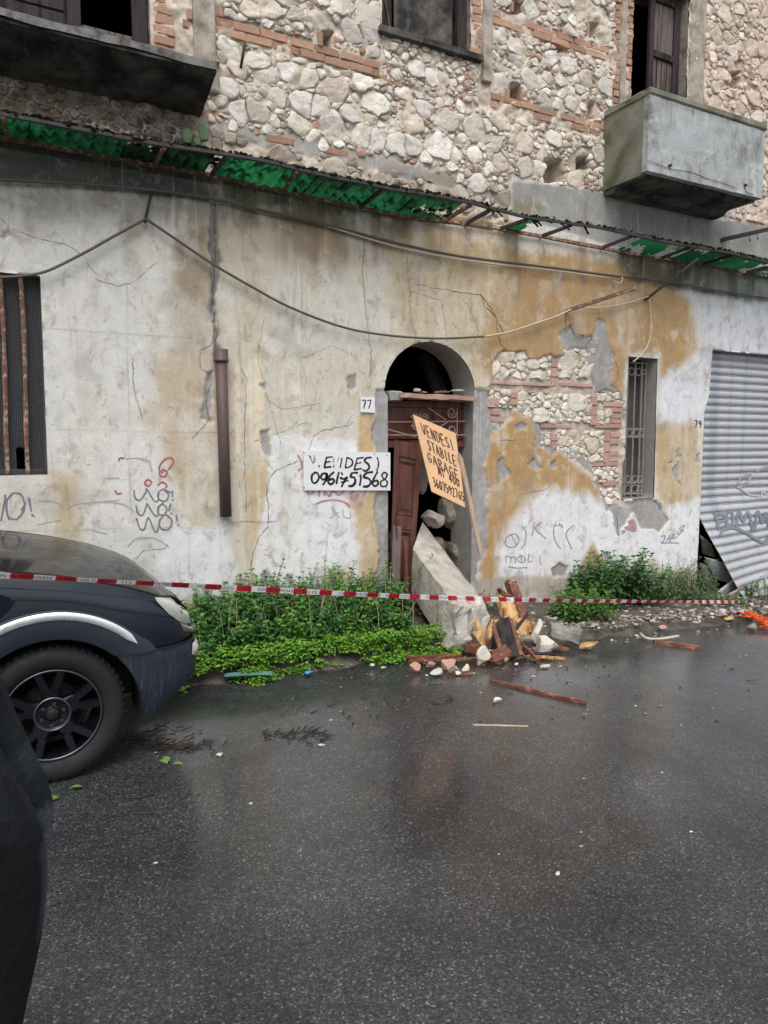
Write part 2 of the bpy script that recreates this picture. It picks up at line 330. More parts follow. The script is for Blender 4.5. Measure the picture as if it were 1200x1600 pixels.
def frame(p0, p1, up=(0, 0, 1)):
    p0 = Vector(p0); p1 = Vector(p1); t = (p1 - p0); L = t.length; t.normalize(); u = Vector(up)
    if abs(t.dot(u)) > .98: u = Vector((0, 1, 0))
    n = t.cross(u).normalized(); u = n.cross(t).normalized()
    return p0, t, n, u, L
def plank(p0, p1, w, th, up=(0, 0, 1), seg=4, jag=0., jit=.002, taper=1.0, bow=0.):
    "a board from p0 to p1, width w across, thickness th along up; jagged broken ends"
    p0, t, n, u, L = frame(p0, p1, up); v = []; f = []; K = 4
    for i in range(seg + 1):
        s = i / seg; ww = w * (1 + (taper - 1) * s)
        for j in range(K + 1):
            a = j / K - .5
            e = 0
            if jag and i in (0, seg): e = random.uniform(-jag, jag)
            for k in (-.5, .5):
                q = p0 + t * (s * L + e) + n * (a * ww) + u * (k * th + bow * math.sin(math.pi * s))
                v.append([c + random.uniform(-jit, jit) for c in q])
    def id(i, j, k): return (i * (K + 1) + j) * 2 + k
    for i in range(seg):
        for j in range(K):
            f.append((id(i, j, 1), id(i + 1, j, 1), id(i + 1, j + 1, 1), id(i, j + 1, 1)))
            f.append((id(i, j, 0), id(i, j + 1, 0), id(i + 1, j + 1, 0), id(i + 1, j, 0)))
        for j in (0, K): f.append((id(i, j, 0), id(i + 1, j, 0), id(i + 1, j, 1), id(i, j, 1)))
    for i in (0, seg):
        for j in range(K): f.append((id(i, j, 0), id(i, j, 1), id(i, j + 1, 1), id(i, j + 1, 0)))
    return v, f
def tube(pts, r, n=8, cap=True):
    pts = [Vector(p) for p in pts]; v = []; f = []; m = len(pts)
    rr = r if hasattr(r, '__len__') else [r] * m
    pn = None
    for i, p in enumerate(pts):
        t = (pts[min(i + 1, m - 1)] - pts[max(i - 1, 0)]).normalized()
        if pn is None:
            pn = t.orthogonal().normalized()
        pn = (pn - t * pn.dot(t)).normalized(); b = t.cross(pn)
        for k in range(n):
            a = 2 * math.pi * k / n; v.append(p + (pn * math.cos(a) + b * math.sin(a)) * rr[i])
    for i in range(m - 1):
        for k in range(n):
            k2 = (k + 1) % n; f.append((i * n + k, i * n + k2, (i + 1) * n + k2, (i + 1) * n + k))
    if cap: f.append(tuple(range(n - 1, -1, -1))); f.append(tuple((m - 1) * n + k for k in range(n)))
    return v, f
def catmull(pts, k=6):
    pts = [np.array(p, float) for p in pts]
    if len(pts) < 3: return pts
    P = [2 * pts[0] - pts[1]] + pts + [2 * pts[-1] - pts[-2]]; out = []
    for i in range(1, len(P) - 2):
        a, b, c, d = P[i - 1:i + 3]
        for j in range(k):
            t = j / k
            out.append(.5 * (2 * b + (c - a) * t + (2 * a - 5 * b + 4 * c - d) * t * t + (3 * b - a - 3 * c + d) * t ** 3))
    out.append(pts[-1]); return out
def ribbon(pts, w, taper=True):
    "flat 2D ribbon along a polyline -> 2D verts, quads"
    p = np.array(pts, float); n = len(p); t = np.gradient(p, axis=0) if n > 2 else np.repeat([p[1] - p[0]], 2, 0)
    t /= np.maximum(np.linalg.norm(t, axis=1, keepdims=True), 1e-9); nn = np.stack([-t[:, 1], t[:, 0]], 1)
    ww = (np.full(n, w) if np.ndim(w) == 0 else np.array(w)) / 2
    if taper:
        p = np.concatenate([[p[0] - t[0] * ww[0] * .7], p, [p[-1] + t[-1] * ww[-1] * .7]]); nn = np.concatenate([[nn[0]], nn, [nn[-1]]])
        ww = np.concatenate([[ww[0] * .45], ww, [ww[-1] * .45]]); n += 2
    v = np.empty((2 * n, 2)); v[0::2] = p - nn * ww[:, None]; v[1::2] = p + nn * ww[:, None]
    return v.tolist(), [(2 * i, 2 * i + 2, 2 * i + 3, 2 * i + 1) for i in range(n - 1)]
def rock(c, rx, ry, rz, seed=0, rough=.35, sub=2, flat=True, rot=0):
    import bmesh
    bm = bmesh.new(); bmesh.ops.create_icosphere(bm, subdivisions=sub, radius=1)
    off = Vector((seed * 3.17, seed * 1.31, seed * 7.7)); v = []
    cuts = []
    rs = random.Random(seed * 91 + 3)
    for _ in range(7):
        d = Vector((rs.uniform(-1, 1), rs.uniform(-1, 1), rs.uniform(-1, 1))).normalized(); cuts.append((d, rs.uniform(.42, .80)))
    cr, sr = math.cos(rot), math.sin(rot)
    for q in bm.verts:
        p = q.co.copy()
        for d, k in cuts:
            e = p.dot(d) - k
            if e > 0: p -= d * e
        p *= 1 + rough * .55 * mnoise.noise(p * 1.4 + off) + rough * .25 * mnoise.noise(p * 4 + off)
        x, y, z = p.x * rx, p.y * ry, p.z * rz
        v.append((c[0] + x * cr - y * sr, c[1] + x * sr + y * cr, c[2] + z))
    f = [tuple(w.index for w in q.verts) for q in bm.faces]; bm.free(); return v, f
def grid_faces(nu, nv, closed=False):
    f = []
    for i in range(nu - 1):
        for j in range(nv - (0 if closed else 1)):
            j2 = (j + 1) % nv; f.append((i * nv + j, (i + 1) * nv + j, (i + 1) * nv + j2, i * nv + j2))
    return f
# ------------------------------------------------------------------ ground
def ground():
    xs = np.concatenate([[-150, -60, -30, -15, -8, -5], np.arange(-3, 13.1, .25), [15, 16, 20, 35, 70, 150]])
    ys = np.concatenate([[-150, -60, -30, -15, -8, -4], np.arange(-2, 7.1, .25), [9, 14, 30, 80, 150]])
    X, Y = np.meshgrid(xs, ys, indexing='ij'); Z = gz(X) - .004 * 0
    dip = .035 * np.exp(-((Y - 4.95) / .35) ** 2) * (X > -4) * (X < 13)      # gutter along the verge
    Z = Z - dip + .006 * fbm(X, Y, .8, 3, 5)
    v = np.stack([X, Y, Z], -1).reshape(-1, 3)
    obj('road', (v, np.array(grid_faces(len(xs), len(ys)))), M['road'], smooth=True, origin=(0, 0, 0), kind='structure')
    xs = np.arange(-4, 13.01, .06); s = np.linspace(0, 1, 26)
    X, S = np.meshgrid(xs, s, indexing='ij')
    y0 = 5.02 + .10 * fbm(X, X * 0, .9, 3, 9) + .05 * fbm(X, X * 0, 5, 3, 2)
    Y = y0 + (6.45 - y0) * S
    Z = gz(X) - .045 + .10 * sstep(0, .22, S) + .05 * S + .03 * fbm(X, Y, 4, 4, 3) * sstep(0, .1, S)
    v = np.stack([X, Y, Z], -1).reshape(-1, 3)
    obj('verge', (v, np.array(grid_faces(len(xs), len(s)))), M['soil'], smooth=True, origin=(0, 0, 0), kind='structure')
ground()
def vz(x, y):
    "height of the verge"
    return float(gz(x)) + .055 + .05 * np.clip((y - 5.05) / 1.4, 0, 1) - (.10 if y < 5.1 else 0)

# ------------------------------------------------------------------ the house wall
house = empty('derelict_house', (4.5, D, -.2))
tag(house, 'derelict two storey house of rubble stone and bricks with peeling ochre and white plaster', 'house')
STEP = .015
GX = np.arange(-.6, 9.901, STEP); GZ = np.arange(-.9, 7.65, STEP)
XX, ZZ = np.meshgrid(GX, GZ, indexing='ij')
n1 = fbm(XX, ZZ, 1.3, 5, 1); n2 = fbm(XX, ZZ, 6, 4, 2); n3 = fbm(XX, ZZ, 22, 3, 3)
strk = fbm(XX * 7, ZZ * .9, 1.0, 4, 4)               # vertical streaks
jag = .036 * fbm(XX, ZZ, 8, 4, 6) + .014 * n3
WX = XX + .045 * fbm(XX, ZZ, 7, 4, 41) + .012 * fbm(XX, ZZ, 30, 2, 43); WZ_ = ZZ + .045 * fbm(XX, ZZ, 7, 4, 42) + .012 * fbm(XX, ZZ, 30, 2, 44)
H = .006 * n1 + .003 * n2
C = np.empty(XX.shape + (3,))
def lerp(c, m): 
    global C
    c = np.array(c) if np.ndim(c) == 3 else sl_(c)
    C = C * (1 - m[..., None]) + c * m[..., None]
def region(poly, soft=.1, amp=.1, px=True):
    "soft noisy mask of a region"
    P = WL_(poly) if px else poly
    a = np.array(P); mg = soft + amp + .15
    i0, i1 = np.searchsorted(GX, [a[:, 0].min() - mg, a[:, 0].max() + mg]); j0, j1 = np.searchsorted(GZ, [a[:, 1].min() - mg, a[:, 1].max() + mg])
    m = np.zeros(XX.shape); s = (slice(i0, i1), slice(j0, j1))
    if i1 <= i0 or j1 <= j0: return m
    d = sdf(XX[s], ZZ[s], P) + amp * (.6 * n1[s] + .6 * n2[s]) + min(amp, .06) * .6 * n3[s] + amp * .6 * strk[s]
    m[s] = sstep(-soft, soft, d); return m
def hard(poly, amp=1.0, px=True, soft=.006):
    P = WL_(poly) if px else poly
    a = np.array(P); mg = .12
    i0, i1 = np.searchsorted(GX, [a[:, 0].min() - mg, a[:, 0].max() + mg]); j0, j1 = np.searchsorted(GZ, [a[:, 1].min() - mg, a[:, 1].max() + mg])
    m = np.zeros(XX.shape); s = (slice(i0, i1), slice(j0, j1))
    if i1 <= i0 or j1 <= j0: return m
    m[s] = sstep(-soft, soft, sdf(XX[s] + (WX[s] - XX[s]) * amp, ZZ[s] + (WZ_[s] - ZZ[s]) * amp, P) + .4 * amp * jag[s]); return m
# --- plaster colours
mixn = sstep(-.35, .35, n1 + .4 * n2)[..., None]
C[:] = sl_((213, 204, 187)) * mixn + sl_((208, 204, 195)) * (1 - mixn)
gl = sstep(2.2, 1.0, XX + .6 * n1 + .3 * n2); lerp((209, 208, 203), gl * .85)
def R_(poly, col, soft=.1, amp=.12, k=1.0, sk=0):
    col = tuple(col)
    if max(col) - min(col) > 30: gy = sum(col) / 3; col = tuple((gy + (q - gy) * .86) * .95 for q in col)
    m = region(poly, soft * 1.5, amp) * k
    if sk: m = m * np.clip(1 - sk + sk * 2 * sstep(-.4, .4, strk), 0, 1)
    lerp(col, m)
R_([(0, 270), (345, 300), (345, 345), (0, 345)], (128, 124, 116), .14, .12, .8, .5)
R_([(345, 320), (660, 350), (660, 400), (560, 430), (470, 420), (400, 420), (345, 400)], (168, 142, 108), .12, .16, .85, .5)
R_([(345, 345), (430, 345), (440, 700), (400, 860), (390, 950), (350, 950)], (211, 199, 176), .10, .14, .85)
R_([(270, 385), (312, 372), (332, 430), (305, 475), (278, 452)], (154, 130, 102), .05, .10, .9)
R_([(262, 400), (330, 400), (335, 560), (270, 560)], (178, 164, 142), .1, .12, .6, .5)
R_([(235, 560), (335, 560), (348, 850), (290, 850), (275, 760), (240, 700)], (200, 178, 148), .07, .16, .85, .5)
R_([(95, 672), (250, 672), (250, 720), (275, 770), (290, 815), (230, 830), (100, 800)], (216, 213, 208), .03, .08, .9)
R_([(75, 735), (128, 735), (128, 870), (84, 870)], (206, 186, 148), .06, .07, .9)
R_([(0, 760), (75, 752), (80, 880), (0, 880)], (212, 206, 194), .08, .08, .8)
R_([(265, 835), (352, 815), (372, 905), (355, 960), (230, 960)], (217, 219, 222), .03, .10, .95)
R_([(385, 745), (425, 720), (424, 850), (390, 890)], (208, 180, 136), .05, .10, .85, .4)
R_([(430, 430), (620, 430), (600, 590), (565, 690), (430, 680)], (206, 201, 190), .12, .15, .85)
R_([(410, 560), (600, 540), (590, 630), (420, 650)], (211, 199, 174), .1, .16, .6, .4)
R_([(424, 680), (558, 686), (562, 770), (588, 810), (560, 950), (398, 950), (396, 880), (418, 780)], (224, 224, 226), .02, .05, .97)
R_([(540, 775), (596, 765), (600, 850), (580, 955), (558, 955), (566, 850)], (209, 179, 132), .03, .07, .9)
R_([(520, 890), (545, 880), (552, 950), (510, 950)], (208, 180, 134), .02, .05, .9)
R_([(559, 648), (586, 645), (586, 710), (559, 710)], (212, 178, 122), .012, .02, .95)
R_([(600, 345), (800, 362), (800, 540), (768, 605), (740, 610), (700, 548), (640, 530), (610, 430)], (208, 189, 154), .12, .18, .85, .4)
R_([(640, 345), (820, 362), (800, 450), (690, 440)], (198, 170, 126), .1, .16, .8, .5)
R_([(772, 470), (800, 395), (900, 392), (1050, 420), (1082, 470), (1092, 545), (1050, 605), (1028, 600), (1028, 556), (978, 550), (970, 640), (940, 612), (765, 600), (745, 560)], (190, 151, 98), .05, .09, .97)
R_([(765, 480), (800, 392), (840, 392), (810, 545), (775, 600)], (196, 160, 110), .03, .08, .8)
m = region([(640, 338), (960, 392), (960, 408), (780, 385), (640, 362)], .06, .05) * sstep(-.05, .35, n2 + .5 * n3); lerp((216, 204, 184), m * .8)
R_([(755, 630), (835, 630), (880, 705), (935, 760), (955, 800), (900, 790), (850, 800), (770, 915), (748, 930)], (193, 152, 94), .04, .07, .97)
R_([(798, 812), (850, 765), (935, 775), (965, 800), (1030, 835), (1094, 800), (1097, 885), (990, 895), (775, 918), (780, 862)], (224, 224, 228), .06, .10, .97)
R_([(902, 895), (926, 845), (952, 895)], (196, 158, 104), .03, .03, .95)
R_([(1005, 890), (1022, 870), (1035, 890)], (204, 176, 132), .02, .03, .8)
R_([(757, 660), (800, 640), (830, 720), (790, 830), (757, 850)], (190, 148, 92), .1, .1, .6)
R_([(1027, 590), (1112, 540), (1112, 668), (1027, 668)], (216, 218, 223), .05, .10, .97)
R_([(1010, 655), (1090, 662), (1094, 772), (1050, 795), (1024, 765), (1022, 700)], (200, 170, 122), .04, .07, .95, .45)
R_([(1045, 790), (1096, 778), (1096, 885), (1040, 885)], (225, 226, 229), .03, .05, .95)
R_([(1060, 450), (1260, 470), (1260, 575), (1112, 548), (1094, 548), (1082, 475)], (206, 209, 213), .08, .12, .97)
R_([(700, 905), (1100, 890), (1100, 1000), (700, 1000)], (172, 162, 150), .02, .03, .95)     # cement skirting
R_([(230, 935), (600, 935), (600, 1000), (230, 1000)], (180, 170, 158), .03, .06, .85)
# the stained band below the canopy
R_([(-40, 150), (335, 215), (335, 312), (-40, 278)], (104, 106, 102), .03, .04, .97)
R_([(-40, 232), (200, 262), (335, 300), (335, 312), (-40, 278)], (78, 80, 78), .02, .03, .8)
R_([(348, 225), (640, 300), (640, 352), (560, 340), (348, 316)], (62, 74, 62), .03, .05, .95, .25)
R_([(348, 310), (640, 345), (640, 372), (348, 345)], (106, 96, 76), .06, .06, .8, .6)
R_([(955, 385), (1260, 420), (1260, 480), (1110, 462), (1000, 440)], (92, 104, 100), .04, .04, .95, .3)
R_([(940, 392), (1090, 415), (1060, 450), (985, 435)], (96, 88, 62), .05, .06, .9, .4)
R_([(800, 283), (945, 300), (1130, 345), (1260, 335), (1260, 425), (1000, 398), (800, 335)], (152, 152, 149), .01, .01, 1)
R_([(800, 312), (848, 318), (846, 340), (800, 332)], (140, 138, 84), .03, .03, .8)
R_([(960, 330), (1130, 350), (1260, 372), (1260, 395), (960, 370)], (120, 122, 120), .08, .10, .7, .5)
m = ((ZZ > 3.93) & (ZZ < 4.10) & (XX < 4.6)).astype(float); lerp((56, 62, 52), m * .9)  # wall darkened behind the canopy's back edge so gaps don't show bright
m = region([(222, 400), (1, 1)][:0] or [(350, 560), (420, 560), (420, 720), (350, 720)], .05, .05) * sstep(.0, .5, fbm(XX * 18, ZZ * .8, 1.2, 3, 77)); lerp((232, 218, 190), m * .7)
R_([(690, 312), (800, 335), (805, 352), (690, 345)], (186, 140, 84), .02, .04, .9)
# overall stains, runs and grime
lerp((150, 132, 108), sstep(.25, .75, strk + .4 * n2) * .22 * (ZZ < 4.0))
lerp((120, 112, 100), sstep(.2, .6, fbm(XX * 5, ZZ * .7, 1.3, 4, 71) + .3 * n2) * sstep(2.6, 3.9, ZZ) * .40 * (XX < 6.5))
lerp((235, 228, 212), sstep(.3, .6, fbm(XX * 16, ZZ * 1.1, 1.2, 3, 73)) * .30 * sstep(2.9, 2.4, ZZ) * sstep(1.2, 1.6, XX) * sstep(2.9, 2.3, XX))
lerp((118, 112, 104), sstep(.30, .62, fbm(XX, ZZ, 3.1, 5, 11)) * .30)
lerp((112, 104, 96), sstep(.44, .66, fbm(XX, ZZ, 15, 4, 12)) * .30)
lerp((214, 206, 190), sstep(.05, .5, fbm(XX, ZZ, 2.6, 5, 15) + .35 * strk) * .28 * (ZZ < 3.5))
lerp((228, 226, 222), sstep(.38, .62, fbm(XX, ZZ, 4.2, 5, 13)) * .30 * (ZZ < 3.6))
# scored ashlar lines
for (a, b) in (((60, 512), (300, 528)), ((90, 672), (352, 676)), ((0, 832), (270, 824)), ((198, 440), (204, 812)), ((296, 840), (294, 940)), ((470, 640), (472, 420)), ((376, 300), (382, 420)), ((16, 770), (18, 870)), ((360, 815), (430, 815))):
    P = ribbon([W(*a), W(*b)], .007, False)[0]; q = [P[0], P[2], P[3], P[1]]
    m = region(q, .008, .0, px=False); lerp((130, 124, 114), m * .55)
# --- lost plaster: first grey undercoat, then bare rubble
GREY = [
 [(873, 525), (888, 512), (896, 505), (899, 523), (927, 525), (936, 498), (950, 503), (953, 534), (962, 557), (956, 593), (974, 622), (974, 800), (945, 800), (925, 740), (890, 712), (862, 712), (836, 690), (832, 655), (802, 640), (800, 655), (770, 680), (762, 622), (790, 545), (830, 560), (882, 556)],
 [(958, 784), (1028, 780), (1032, 790), (1046, 812), (1042, 822), (1029, 832), (1004, 828), (990, 800), (965, 835), (958, 800)],
 [(776, 720), (786, 714), (794, 732), (800, 742), (788, 748), (782, 758), (777, 740)], [(822, 728), (836, 718), (850, 734), (836, 736)], [(856, 724), (869, 720), (870, 728), (860, 734)],
 [(806, 664), (815, 657), (825, 664), (820, 673), (809, 672)], [(1050, 735), (1060, 716), (1064, 738), (1060, 748), (1066, 758), (1056, 752)], [(1044, 722), (1050, 718), (1052, 728)], [(1058, 702), (1064, 700), (1064, 716), (1056, 716)], [(1086, 710), (1094, 708), (1092, 722), (1086, 722)],
 [(862, 893), (874, 883), (888, 886), (888, 900), (864, 902)], [(756, 795), (764, 800), (760, 815), (752, 806)],
 [(585, 608), (612, 608), (612, 960), (576, 960), (582, 915), (592, 860), (584, 800), (590, 755), (586, 700)],
 [(730, 608), (766, 612), (772, 640), (768, 690), (758, 720), (763, 760), (757, 790), (762, 830), (758, 868), (745, 880), (744, 940), (730, 940)],
 [(330, 300), (345, 300), (345, 400), (338, 470), (343, 560), (335, 560), (330, 470)], [(408, 672), (418, 670), (423, 714), (412, 712)], [(318, 585), (332, 582), (332, 660), (316, 655)], [(404, 600), (412, 598), (411, 612)],
 [(404, 895), (420, 895), (424, 920), (410, 918)], [(446, 905), (460, 900), (456, 922)], [(540, 590), (552, 588), (556, 608), (546, 612)],
 [(450, 938), (500, 934), (536, 928), (530, 948), (450, 956)], [(650, 538), (662, 541), (664, 552), (650, 550)], [(960, 800), (968, 795), (968, 840), (963, 836)], [(0, 365), (14, 350), (20, 362), (6, 372)]]
BARE = [(768, 568), (780, 554), (791, 547), (806, 549), (819, 547), (826, 563), (833, 567), (847, 556), (862, 553), (872, 560), (882, 556), (899, 544), (916, 542), (921, 571), (930, 596), (934, 612), (952, 608), (964, 616), (977, 630), (976, 790), (950, 783), (938, 763), (927, 727), (899, 702), (873, 704), (862, 698), (846, 670), (842, 647), (822, 635), (806, 640), (802, 654), (782, 668), (768, 661), (763, 622), (771, 599)]
gm = np.zeros(XX.shape)
for g in GREY: gm = np.maximum(gm, hard(g, 1.0))
bm_ = hard(BARE, .6)
up = ((ZZ > 4.02) & ~((XX > 4.84) & (ZZ < 4.56 + .02 * n2))).astype(float)
up *= 1 - hard([(300, 178), (480, 213), (600, 243), (705, 272), (705, 292), (590, 266), (460, 236), (300, 200)], 1.2)
gcol = sl_((158, 156, 154)) * (1 + .18 * n2 + .16 * n3)[..., None]
lerp(gcol, gm); H = H * (1 - gm) + gm * (-.016 + .006 * n2 + .003 * n3)
bcol = sl_((186, 174, 160)) * (1 + .25 * n2 + .2 * n3)[..., None]
lerp(bcol, bm_); H = H * (1 - bm_) + bm_ * (-.034 + .012 * n2 + .012 * fbm(XX, ZZ, 11, 4, 31) + .010 * n3)
uf = fbm(XX, ZZ, 13, 4, 31)
pinkish = sstep(7.4, 8.0, XX)
ucol = (sl_((200, 188, 172)) * (1 - pinkish)[..., None] + sl_((204, 184, 168)) * pinkish[..., None]) * (1 + .22 * n2 + .22 * uf)[..., None]
uc2 = sl_((158, 146, 132)); um = sstep(.1, .5, fbm(XX, ZZ, 2.1, 4, 33))[..., None] * .7
ucol = ucol * (1 - um) + uc2 * um
lerp(ucol, up); H = H * (1 - up) + up * (-.005 + .022 * uf + .012 * n2 + .010 * n3 + .016 * fbm(XX, ZZ, 4.5, 3, 37))
R_([(-60, 90), (330, 130), (300, 205), (-60, 170)], (104, 94, 84), .03, .06, .85)
R_([(300, 100), (345, 110), (320, 200), (280, 190)], (140, 128, 116), .05, .05, .7)
R_([(130, 165), (215, 185), (212, 200), (140, 190)], (128, 124, 116), .01, .02, .9)
R_([(210, 160), (262, 172), (262, 190), (215, 188)], (130, 126, 118), .01, .02, .9)
R_([(300, 175), (480, 210), (600, 242), (710, 270), (710, 296), (590, 268), (460, 238), (300, 204)], (160, 156, 150), .02, .04, .9)
R_([(590, 255), (800, 290), (800, 335), (700, 318), (600, 300)], (142, 134, 124), .03, .06, .7)
# putlog holes left by the scaffold beams
HOLES = [(512, 62, 16, 28), (805, 143, 20, 22), (923, 172, 13, 24), (876, 72, 13, 16), (808, 8, 22, 22), (927, 46, 15, 22), (864, 266, 28, 34), (912, 254, 19, 19), (1149, 124, 14, 24)]
for (x, y, w, h) in HOLES:
    m = hard([(x - w / 2, y - h / 2), (x + w / 2, y - h / 2), (x + w / 2, y + h / 2), (x - w / 2, y + h / 2)], .5)
    H = H * (1 - m) - .22 * m
# rain-worn score around the drainpipe
mp_ = hard([(333, 300), (341, 300), (343, 400), (338, 470), (345, 552), (338, 552), (333, 470), (330, 400)], .8)
H -= .02 * mp_; lerp((112, 106, 100), mp_ * .7)
# --- openings
def arc(cx, cz, r, a0, a1, n=18, rz=None):
    return [(cx + r * math.cos(a0 + (a1 - a0) * i / n), cz + (rz or r) * math.sin(a0 + (a1 - a0) * i / n)) for i in range(n + 1)]
ACX, ACZ, AR = 3.865, 2.25, .535
OPEN = {
 'window_left': [(-.5, 1.49), (.315, 1.49), (.325, 3.02), (-.5, 3.02)],
 'door': [(3.375, -.5), (4.385, -.5), (4.39, 2.2)] + arc(ACX, ACZ, AR, 0, math.pi, 20, .50) + [(3.372, 2.2)],
 'window_narrow': [(6.585, 1.06), (7.11, 1.06), (7.09, 2.755), (6.60, 2.755)],
 'garage': [(7.955, -.8), (11.2, -.8), (11.2, 2.91), (8.075, 2.915), (8.045, 2.34), (7.975, 2.14)],
 'up_left': [(-.5, 4.6), (1.205, 4.6), (1.205, 6.95), (-.5, 6.95)],
 'up_mid': [(3.30, 5.585), (4.30, 5.57), (4.30, 7.1), (3.30, 7.1)],
 'up_right': [(6.505, 4.63), (7.43, 4.63), (7.40, 6.98), (6.505, 6.98)]}
OD = np.full(XX.shape, -9.0)
for k, p in OPEN.items():
    a = np.array(p); mg = .2
    i0, i1 = np.searchsorted(GX, [a[:, 0].min() - mg, a[:, 0].max() + mg]); j0, j1 = np.searchsorted(GZ, [a[:, 1].min() - mg, a[:, 1].max() + mg])
    s = (slice(i0, i1), slice(j0, j1)); OD[s] = np.maximum(OD[s], sdf(XX[s], ZZ[s], p))
gx_, gz_ = np.gradient(OD, STEP)
near = (np.abs(OD) < STEP * .8); gl_ = np.sqrt(gx_ ** 2 + gz_ ** 2) + 1e-6
SX = np.where(near, XX - OD * gx_ / gl_ / np.maximum(gl_, .7), XX); SZ = np.where(near, ZZ - OD * gz_ / gl_ / np.maximum(gl_, .7), ZZ)
def hs(x, z):
    "plaster relief at a point of the wall"
    i = int(np.clip((x - GX[0]) / STEP, 0, len(GX) - 1)); j = int(np.clip((z - GZ[0]) / STEP, 0, len(GZ) - 1)); return H[i, j]
def wall_mesh():
    nx, nz = XX.shape
    v = np.stack([SX, D - H, SZ], -1).reshape(-1, 3)
    i, j = np.meshgrid(np.arange(nx - 1), np.arange(nz - 1), indexing='ij')
    a = (i * nz + j).ravel(); f = np.stack([a, a + nz, a + nz + 1, a + 1], 1)
    cc = (OD[:-1, :-1] + OD[1:, :-1] + OD[1:, 1:] + OD[:-1, 1:]).ravel() / 4
    f = f[cc < .0005]
    used = np.zeros(len(v), bool); used[f.ravel()] = True; re = np.cumsum(used) - 1
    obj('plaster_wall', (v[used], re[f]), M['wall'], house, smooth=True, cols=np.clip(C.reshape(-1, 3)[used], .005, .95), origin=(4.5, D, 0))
wall_mesh()
# rest of the shell; floors, roof and rooms added to keep light out
def part(name, vf, m, parent=None, **k): return obj(name, vf, m, parent or house, **k)
b = MB()
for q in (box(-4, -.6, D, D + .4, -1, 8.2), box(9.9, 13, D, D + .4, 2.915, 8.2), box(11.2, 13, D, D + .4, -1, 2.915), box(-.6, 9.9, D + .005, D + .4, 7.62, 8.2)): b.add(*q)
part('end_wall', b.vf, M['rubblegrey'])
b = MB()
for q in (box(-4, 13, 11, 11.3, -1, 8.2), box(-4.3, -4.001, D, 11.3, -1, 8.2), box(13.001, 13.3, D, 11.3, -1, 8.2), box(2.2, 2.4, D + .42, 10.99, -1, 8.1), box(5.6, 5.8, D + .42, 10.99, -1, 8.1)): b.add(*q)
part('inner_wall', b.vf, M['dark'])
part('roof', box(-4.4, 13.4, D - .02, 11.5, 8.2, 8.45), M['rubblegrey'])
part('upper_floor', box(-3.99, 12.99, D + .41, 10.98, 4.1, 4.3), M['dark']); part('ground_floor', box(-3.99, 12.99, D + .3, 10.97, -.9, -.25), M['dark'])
for k, p in OPEN.items():
    n = len(p); v = []; f = []
    S = 12 if k in ('door',) else 6
    pts = [np.array(q) for q in p]; dense = []
    for i in range(n):
        a, c = pts[i], pts[(i + 1) % n]; m_ = max(1, int(np.linalg.norm(c - a) / .06))
        dense += [a + (c - a) * t / m_ for t in range(m_)]
    for s in range(S + 1):
        for q in dense: v.append((q[0] + .006 * mnoise.noise((q[0] * 9, s * .7, q[1] * 9)), D + .012 + .40 * s / S, q[1] + .006 * mnoise.noise((q[1] * 7, s * .7, q[0] * 9))))
    part('reveal', (v, grid_faces(S + 1, len(dense), True)), M['rubblegrey'] if k.startswith('up') else M['mortar'], smooth=True)

# ------------------------------------------------------------------ individual stones and bricks
def clip(poly, n, c):
    out = []
    for i in range(len(poly)):
        a, b = poly[i], poly[(i + 1) % len(poly)]; da = a @ n - c; db = b @ n - c
        if da <= 0: out.append(a)
        if (da < 0) != (db < 0) and abs(da - db) > 1e-12: out.append(a + (b - a) * (da / (da - db)))
    return out
def cells(seeds, rect):
    "power diagram of (x, z, r) seeds inside a rectangle, cells a little wider than tall"
    KZ = 1.28; S = np.array(seeds) * (1, KZ, 1.08); rect = (rect[0], rect[1], rect[2] * KZ, rect[3] * KZ); res = []
    for i, s in enumerate(S):
        poly = [np.array(q, float) for q in ((rect[0], rect[2]), (rect[1], rect[2]), (rect[1], rect[3]), (rect[0], rect[3]))]
        d2 = ((S[:, :2] - s[:2]) ** 2).sum(1); o = np.argsort(d2)[1:26]
        for j in o:
            n = S[j, :2] - s[:2]; c = (S[j, :2] @ S[j, :2] - s[:2] @ s[:2] + s[2] ** 2 - S[j, 2] ** 2) / 2
            poly = clip(poly, n, c)
            if len(poly) < 3: break
        if len(poly) >= 3: res.append(([q * (1, 1 / KZ) for q in poly], (s[0], s[1] / KZ, s[2])))
    return res
def fill(rect, big, rmin, rmax, rs, tries=2500):
    s = list(big)
    for t in range(tries):
        r = rmin + (rmax - rmin) * (1 - t / tries) ** 1.5 * rs.random() + (0 if t > tries / 2 else .01)
        x = rs.uniform(rect[0], rect[1]); z = rs.uniform(rect[2], rect[3])
        if all((x - q[0]) ** 2 + ((z - q[1]) * 1.25) ** 2 > ((r + q[2]) * (.92 if r > .06 else .78)) ** 2 for q in s): s.append((x, z, r))
    return s
STONES = []       # (area, verts, faces, colour)
PALE = [(230, 224, 212), (226, 218, 204), (222, 216, 206), (232, 226, 218), (214, 202, 186), (222, 210, 192), (208, 200, 190)]
